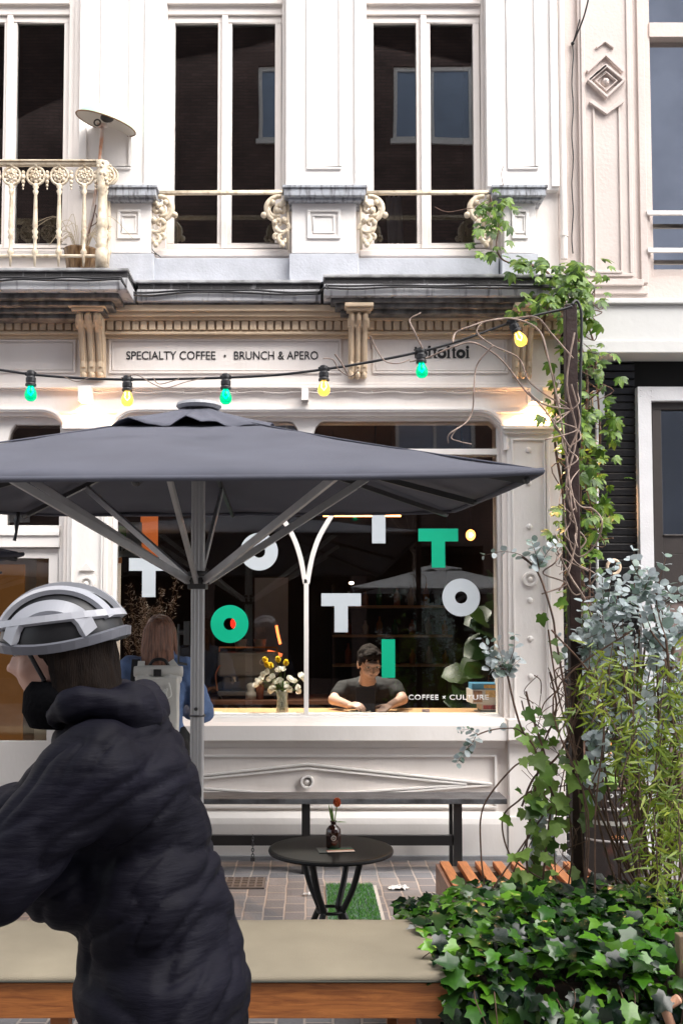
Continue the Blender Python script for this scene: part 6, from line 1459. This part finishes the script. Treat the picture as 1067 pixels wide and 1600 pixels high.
# creeper on the corner of the cafe
def creeper():
    R_.seed(41)
    t = thing('creeper_vine', 'five-fingered green creeper climbing the corner between the cafe and the black cladding', 'climbing plant', P(900, 1330, -.25))
    t.location = (P(905, 1330, -.25).x, -.25, 0); WORLD.add(t.name)
    ms, m = MB(), MB()
    paths = [[(905, 1330), (900, 1100), (908, 900), (898, 700), (890, 560), (885, 470), (880, 425)], [(912, 1330), (915, 1000), (905, 760), (915, 600), (895, 500), (905, 430)],
             [(895, 1330), (890, 980), (880, 800), (870, 690), (865, 600), (850, 520), (860, 440), (835, 415), (800, 408)], [(920, 1100), (925, 850), (935, 700), (930, 600), (925, 540), (905, 470)]]
    for pth in paths:
        ms.tube(bez([P(x + rnd(-4, 4), y, -.2 + rnd(-.1, .1)) for x, y in pth], 6), rnd(.007, .012), 6)
    for k in range(46):
        y0 = rnd(420, 1050); x0 = rnd(880, 925); pts = [P(x0 + i * rnd(-9, 12) + 5 * sin(i * 2 + k), y0 + i * rnd(8, 22), -.3 + rnd(-.12, .12)) for i in range(5)]
        ms.tube(bez(pts, 4), rnd(.002, .0055), 5)
    def lf(px, py, y, n, sx, sy, s0=.05, s1=.105):
        for _ in range(int(n * .74)):
            p = P(px + R_.gauss(0, sx * .92), py + R_.gauss(0, sy), y + rnd(-.22, .10))
            if p.y > -.03: p.y = -.03 - rnd(0, .05)
            leaf(m, 'palmate', p, V((rnd(-.9, .9), rnd(-.7, .1), rnd(-1, .15))), V((rnd(-.5, .5), rnd(-1, -.2), rnd(.3, 1.1))), rnd(s0, s1))
    for a in ((895, 440, -.4, 75, 26, 16), (905, 470, -.45, 55, 18, 20), (868, 480, -.45, 22, 20, 16), (830, 420, -.42, 22, 20, 7), (870, 412, -.38, 16, 22, 6), (852, 460, -.42, 10, 18, 10), (820, 478, -.45, 10, 14, 9),
              (892, 520, -.3, 30, 16, 22), (922, 560, -.3, 26, 20, 14), (932, 590, -.28, 14, 22, 12), (893, 590, -.3, 30, 16, 25), (870, 640, -.3, 20, 12, 18), (905, 640, -.28, 36, 17, 24), (935, 650, -.25, 22, 18, 16), (955, 640, -.2, 7, 14, 12),
              (930, 690, -.25, 26, 16, 20), (880, 700, -.3, 22, 12, 28), (910, 735, -.3, 34, 17, 25), (945, 700, -.2, 10, 12, 14), (880, 760, -.3, 16, 9, 25), (930, 770, -.25, 28, 18, 22), (905, 810, -.3, 26, 16, 22), (940, 800, -.22, 14, 14, 18), (872, 815, -.3, 10, 9, 18),
              (905, 870, -.3, 26, 14, 28), (925, 840, -.3, 20, 14, 20), (900, 930, -.3, 22, 14, 28), (915, 990, -.3, 18, 14, 26)): lf(*a)
    # small branch around the right pedestal and the window bracket
    ms.tube(bez([P(x, y, -.34) for x, y in ((800, 412), (783, 404), (775, 385), (779, 350), (770, 325), (765, 305))], 5), .006, 6); ms.tube(bez([P(x, y, -.3) for x, y in ((772, 332), (740, 325), (700, 331), (679, 323))], 5), .003, 5)
    ms.tube(bez([P(x, y, -.3) for x, y in ((786, 290), (783, 272), (786, 260))], 4), .0025, 5)
    for a in ((748, 328, -.38, 14, 13, 9, .05, .09), (768, 335, -.36, 20, 14, 16, .05, .09), (786, 340, -.36, 12, 10, 14, .06, .1), (768, 362, -.34, 12, 12, 12, .05, .09), (775, 392, -.34, 16, 16, 7, .05, .09), (780, 300, -.36, 5, 8, 10, .04, .07), (812, 408, -.4, 14, 16, 5, .05, .09), (745, 375, -.33, 4, 10, 10, .04, .07)): lf(*a)
    ms.build('stem', STEM, t); m.build('foliage', F_CREEP, t, weld=False, smooth=True)
creeper()
# bare twining vines around cord and post
def twine():
    R_.seed(43); t = thing('bare_vine', 'leafless pale brown twining tendrils looping round the light cord and brown post', 'climbing plant', (P(893, 700, -2.9).x, -2.9, .5)); WORLD.add(t.name)
    m = MB(); y = -2.93
    for pts, r in (([(893, 800), (880, 680), (856, 560), (840, 515), (800, 498), (760, 502), (735, 510), (712, 520), (707, 535)], .006), ([(890, 700), (850, 640), (820, 610), (790, 570), (765, 548), (735, 535), (700, 545), (665, 560), (640, 565)], .0055),
                   ([(660, 545), (648, 520), (640, 500), (655, 490), (656, 489)], .005), ([(890, 640), (830, 600), (810, 560), (770, 540), (745, 520), (752, 505)], .0045), ([(895, 560), (860, 520), (838, 496), (805, 497), (770, 500)], .005),
                   ([(770, 540), (745, 570), (740, 610), (738, 640), (728, 660), (702, 678), (700, 692)], .0045), ([(715, 668), (705, 684), (718, 690), (736, 694)], .0035), ([(895, 640), (850, 632), (825, 612)], .005),
                   ([(580, 545), (578, 525), (585, 540), (600, 563), (620, 568), (640, 562)], .004), ([(545, 588), (535, 570), (523, 553)], .0045), ([(505, 560), (520, 562), (530, 578), (548, 588), (560, 578)], .0035),
                   ([(240, 590), (250, 600), (280, 592)], .003), ([(200, 588), (215, 586), (240, 600), (260, 606), (290, 597), (320, 590)], .003), ([(100, 588), (120, 596), (140, 590)], .0025),
                   ([(884, 760), (905, 790), (925, 795), (940, 815), (930, 850), (905, 870), (890, 850), (880, 800)], .005), ([(880, 850), (900, 880), (930, 900), (900, 930), (880, 900)], .0045), ([(870, 860), (890, 900), (915, 940), (930, 990)], .006),
                   ([(897, 520), (885, 600), (900, 680), (884, 760), (900, 830), (886, 900)], .006), ([(892, 600), (905, 660), (886, 720), (900, 800)], .005)):
        m.tube(bez([P(a, b, y + rnd(-.03, .03)) for a, b in pts], 7), r * .72, 6)
    for k in range(12):
        x0, y0 = rnd(862, 915), rnd(560, 900); m.tube(bez([P(x0 + rnd(-12, 12) + i * rnd(-8, 8), y0 + i * 16, y + rnd(-.05, .08)) for i in range(5)], 5), rnd(.0018, .004), 5)
    m.build('tendril', STEMP, t, smooth=True)
twine()
def sprig(ms, m, pts, r, kind, n, s0, s1, pair=True, up=.2):
    c = bez(pts, 8); ms.tube(c, [r * (1 - .7 * i / len(c)) for i in range(len(c))], 5)
    for k in range(n):
        i = int((.15 + .85 * k / max(1, n - 1)) * (len(c) - 1)); p = c[i]; d = (c[min(i + 1, len(c) - 1)] - c[max(i - 1, 0)])
        d = d.normalized() if d.length > 1e-6 else V((0, 0, 1))
        for sd in ((-1, 1) if pair else (R_.choice((-1, 1)),)):
            a = rnd(0, 6.28) if not pair else k * 1.57
            o = d.orthogonal().normalized(); o = (o * cos(a) + d.cross(o) * sin(a)) * sd
            leaf(m, kind, p + o * .004, (o * .9 + d * rnd(.1, .7) + V((0, 0, up * rnd(-1, 1)))), V((rnd(-.5, .5), rnd(-1, .1), rnd(.2, 1))), rnd(s0, s1) * (1 - .35 * k / n))
def eucalyptus():
    R_.seed(47); base = V((1.42, -3.0, .4)); t = thing('eucalyptus', 'silver-blue round-leaved eucalyptus shrub spraying over the planter on the right', 'shrub', base); WORLD.add(t.name)
    ms, m = MB(), MB()
    for px, py, n in [(960, 880, 9), (985, 875, 9), (940, 900, 8), (1010, 890, 8), (1040, 870, 8), (920, 905, 7), (970, 930, 9), (1000, 940, 9), (1035, 930, 8), (940, 950, 9), (910, 940, 7), (960, 985, 8), (1005, 990, 8), (1045, 985, 8), (925, 1000, 7), (985, 1035, 8), (1020, 1040, 7), (950, 1045, 7), (1055, 1040, 6), (975, 1090, 7), (940, 1095, 6), (1010, 1090, 6), (900, 985, 5), (890, 1050, 5), (1060, 910, 7), (925, 1075, 6), (960, 1120, 5), (990, 860, 6)]:
        y = -3.0 + rnd(-.25, .3); tip = P(px, py, y); sx = tip.x + rnd(-.12, .16)
        c1 = V((sx, y + rnd(-.1, .1), tip.z - rnd(.25, .42)))
        ms.tube(bez([base + jit(.05), base.lerp(c1, .5) + jit(.08), c1], 5), .005, 5)
        sprig(ms, m, [c1, c1.lerp(tip, .5) + jit(.04), tip], .0035, 'round', n + 3, .034, .058)
        for q in range(2):
            a = c1.lerp(tip, rnd(.3, .8)); sprig(ms, m, [a, a + jit(.05) + V((0, 0, .03)), a + V((rnd(-.13, .13), rnd(-.1, .05), rnd(-.06, .12)))], .002, 'round', 7, .028, .052)
    # long bare branches reaching over the shopfront
    y = -3.05
    ms.tube(bez([P(x, yy, y) for x, yy in ((900, 1180), (870, 1010), (862, 960), (840, 895), (815, 870))], 6), .0045, 6)
    sprig(ms, m, [P(842, 890, y), P(838, 870, y), P(830, 845, y)], .003, 'round', 10, .035, .055); sprig(ms, m, [P(845, 880, y), P(855, 862, y), P(868, 850, y)], .002, 'round', 7, .03, .045); sprig(ms, m, [P(842, 892, y), P(815, 868, y), P(785, 862, y), P(756, 868, y)], .002, 'round', 6, .025, .042)
    ms.tube(bez([P(x, yy, y) for x, yy in ((870, 1260), (835, 1170), (815, 1140), (800, 1090), (792, 1055), (780, 1040))], 6), .0045, 6)
    for a, b in (((792, 1058), (776, 1000)), ((790, 1055), (752, 998)), ((788, 1050), (803, 992)), ((792, 1060), (812, 1030)), ((785, 1045), (760, 1040)), ((780, 1030), (764, 1015))): p, q = P(*a, y), P(*b, y); sprig(ms, m, [p, p.lerp(q, .5) + jit(.015), q], .002, 'round', 6, .03, .048)
    ms.tube(bez([P(x, yy, y) for x, yy in ((830, 1175), (812, 1142), (788, 1138), (762, 1142), (742, 1150))], 6), .003, 6)
    sprig(ms, m, [P(745, 1145, y), P(738, 1160, y), P(725, 1175, y), P(714, 1192, y)], .002, 'round', 10, .028, .045); sprig(ms, m, [P(748, 1148, y), P(730, 1140, y), P(716, 1142, y)], .001, 'round', 6, .014, .028)
    leaf(m, 'round', P(786, 1142, y), (0, 0, 1), (0, -1, 0), .035); leaf(m, 'round', P(765, 1146, y), (0, 0, 1), (.8, -1, 0), .025)
    for px, py in ((840, 1300), (850, 1260), (830, 1330), (845, 1280), (860, 1310)): p = P(px, py + 30, -2.85); q = P(px + rnd(-10, 10), py, -2.85); sprig(ms, m, [p, p.lerp(q, .5), q], .002, 'round', 7, .03, .05)
    ms.build('branch', STEM, t); m.build('foliage', F_EUC, t, weld=False, smooth=True)
eucalyptus()
def bamboo():
    R_.seed(53); base = V((1.5, -3.2, .4)); t = thing('bamboo', 'fine yellow-green bamboo arching down at the right edge of the photo', 'bamboo plant', base); WORLD.add(t.name)
    ms, m = MB(), MB()
    for k in range(66):
        y = -3.3 + rnd(-.25, .5); px = rnd(985, 1085) if k % 3 else rnd(905, 985); top = rnd(990, 1270) if k % 3 else rnd(990, 1110); L_ = rnd(90, 240) if k % 3 else rnd(60, 130); dr = rnd(-45, 35)
        a = P(px - dr * .5, top, y); b = P(px, top + L_ * .5, y); c = P(px + dr, top + L_, y)
        pts = bez([a, b + jit(.02), c], 8); ms.tube(pts, .0022, 4)
        for i in range(int(L_ / 4.6)):
            p = pts[int(rnd(0, .999) * len(pts))] + jit(.02); sd = R_.choice((-1, 1))
            leaf(m, 'long', p, V((sd * rnd(.15, 1), rnd(-.5, .3), rnd(-1.1, .25))), V((rnd(-.4, .4), -1, rnd(0, .8))), rnd(.035, .072), .1, .1) if rnd(0, 1) < .5 else leaf(m, 'blade', p, V((sd * rnd(.15, 1), rnd(-.5, .3), rnd(-1.1, .3))), V((rnd(-.4, .4), -1, rnd(0, .8))), rnd(.035, .075), .1, .1)
    for k in range(12):
        x = base.x + rnd(-.45, .3); y = base.y + rnd(-.1, .35); ms.tube(bez([V((x, y, .38)), V((x + rnd(-.05, .05), y, .9)), V((x + rnd(-.12, .12), y, 1.35)), V((x + rnd(-.2, .2), y - .1, 1.62))], 6), .0035, 6)
    ms.tube(bez([P(1067, 1300, -3.2), P(1058, 1200, -3.2), P(1045, 1100, -3.2), P(1052, 1010, -3.2)], 6), .008, 6)
    ms.build('culm', STEM, t); m.build('foliage', F_BAM, t, weld=False, smooth=True)
bamboo()
def hop():
    R_.seed(59); base = P(850, 1400, -2.95); t = thing('grape_vine', 'vine with broad toothed bright leaves and thin stems around the brown post', 'climbing plant', base); WORLD.add(t.name)
    ms, m = MB(), MB(); y = -3.0
    stems = [[(845, 1420), (850, 1330), (860, 1240), (850, 1180), (830, 1120), (820, 1080)], [(870, 1420), (865, 1300), (880, 1200), (900, 1130), (930, 1080)], [(830, 1420), (820, 1330), (835, 1250), (845, 1170), (870, 1110), (860, 1050)],
             [(815, 1260), (835, 1215), (870, 1180), (900, 1120)], [(800, 1410), (795, 1380), (830, 1300), (860, 1260)], [(760, 1400), (752, 1330), (755, 1260), (800, 1200), (822, 1190)], [(860, 1380), (800, 1340), (786, 1280), (810, 1250), (830, 1235)], [(720, 1470), (760, 1400), (810, 1330), (850, 1270)], [(880, 1420), (895, 1330), (888, 1230), (905, 1150)]]
    for s in stems: ms.tube(bez([P(a + rnd(-2, 2), b, y + rnd(-.04, .04)) for a, b in s], 7), rnd(.0025, .005), 6)
    for k in range(50):
        x0, y0 = rnd(825, 900), rnd(1080, 1380); ms.tube(bez([P(x0, y0, y), P(x0 + rnd(-22, 22), y0 - 20, y + rnd(-.05, .05)), P(x0 + rnd(-34, 34), y0 - rnd(25, 60), y)], 5), rnd(.001, .003), 4)
    L_ = [(835, 1180, .1), (868, 1122, .09), (850, 1200, .08), (820, 1110, .07), (880, 1195, .07), (832, 1250, .10), (870, 1245, .09), (838, 1265, .08), (815, 1330, .09), (806, 1338, .06), (885, 1185, .06), (815, 1185, .05), (845, 1112, .05), (905, 1190, .1), (915, 1200, .09), (900, 1215, .08), (920, 1250, .09), (915, 1275, .08), (910, 1240, .07), (860, 1290, .07), (845, 1300, .06), (830, 1290, .06), (880, 1260, .06), (940, 1225, .05), (870, 1020, .06), (862, 1000, .05), (845, 960, .06), (870, 940, .07), (875, 925, .06), (960, 1225, .04), (842, 1160, .06)]
    for px, py, s in L_:
        leaf(m, 'ivy', P(px, py, y - rnd(.02, .12)), V((rnd(-.8, .8), rnd(-.5, 0), rnd(-1, .1))), V((rnd(-.4, .4), -.8, rnd(.4, 1))), s * .92, .15, .2)
    for k in range(72):
        px, py = R_.gauss(848, 19), rnd(1100, 1400); leaf(m, 'ivy', P(px, py, y + rnd(-.12, .1)), V((rnd(-.8, .8), rnd(-.5, .1), rnd(-1, .2))), V((rnd(-.4, .4), -.8, rnd(.2, 1))), rnd(.035, .075), .15, .2)
    for k in range(22):
        px, py = R_.gauss(940, 15), R_.gauss(1220, 22); leaf(m, 'ivy', P(px, py, -.6 + rnd(-.1, .1)), V((rnd(-.8, .8), rnd(-.5, .1), rnd(-1, .2))), V((rnd(-.4, .4), -.8, rnd(.2, 1))), rnd(.05, .09), .15, .2)
    ms.build('stem', STEM, t); m.build('foliage', F_HOP, t, weld=False, smooth=True)
hop()
def ivy():
    R_.seed(61); t = thing('ivy', 'glossy green ivy spilling over the planter box in the lower right corner', 'ivy', (1.1, -3.3, .4)); WORLD.add(t.name)
    ms, m = MB(), MB()
    Y0, Y1 = pyf - .12, pyb + .12
    def top_h(x, y):   # mound height
        u = (x - px0) / (px1 - px0)
        edge = min(1, max(0, (x - (px0 - .14)) / .3)); dome = max(0, 1 - ((y - (Y0 + .45)) / .62) ** 2)
        return .42 + .19 * edge ** .7 * dome ** .5 + .05 * noise.noise(V((x * 4, y * 4, 1)))
    for k in range(2300):
        x = rnd(px0 - .07, px1 - .1) if k % 3 else rnd(px0 - .05, px0 + .75); y = rnd(Y0, Y1); z = top_h(x, y) + rnd(-.10, .02)
        leaf(m, 'ivy', V((x, y, z)), V((rnd(-1, 1), rnd(-1, .2), rnd(-.5, .25))), V((rnd(-.5, .5), rnd(-.8, .1), 1)), rnd(.042, .074) if rnd(0, 1) < .75 else rnd(.074, .1), .16, .25)
    for k in range(1500):     # curtain over the front
        x = rnd(px0 - .02, px1); dz = rnd(0, .5) ** 1.0; keep = .95 - .55 * dz / .5
        if rnd(0, 1) > keep: continue
        y = Y0 + rnd(-.07, .07) - .03 * sin(x * 9); z = .46 - dz
        if x < px0 + .05 and dz > .22: continue
        leaf(m, 'ivy', V((x, y, z)), V((rnd(-.7, .7), rnd(-.6, 0), rnd(-1, -.1))), V((rnd(-.5, .5), -1, rnd(.1, .9))), rnd(.04, .09), .16, .25)
    for k in range(16):
        x = rnd(px0 + .05, px1 - .1); ms.tube(bez([V((x, Y0 + .1, .45)), V((x + rnd(-.03, .03), Y0 - .04, .44)), V((x + rnd(-.08, .08), Y0 - .05, rnd(.2, .35))), V((x + rnd(-.12, .12), Y0 - .05, rnd(-.0, .2)))], 5), .002, 4)
    # small runner over the cushion
    y = -D0 + 3.45
    for s in ([(745, 1490), (705, 1492), (672, 1500), (648, 1515), (645, 1530), (662, 1540), (690, 1532)], [(720, 1478), (690, 1480), (662, 1495), (655, 1512)]): ms.tube(bez([P(a, b, y) for a, b in s], 6), .0018, 5)
    for px, py, s in ((664, 1522, .03), (655, 1500, .022), (678, 1505, .035), (690, 1485, .05), (702, 1498, .055), (676, 1478, .035), (648, 1516, .016), (700, 1470, .045), (712, 1486, .06), (685, 1462, .04)):
        leaf(m, 'ivy', P(px, py, y), V((rnd(-.8, .2), -.5, rnd(-.8, 0))), V((rnd(-.3, .3), -.7, .8)), s * 1.5, .15, .2)
    ms.build('stem', STEM, t); m.build('foliage', F_IVY, t, weld=False, smooth=True)
ivy()
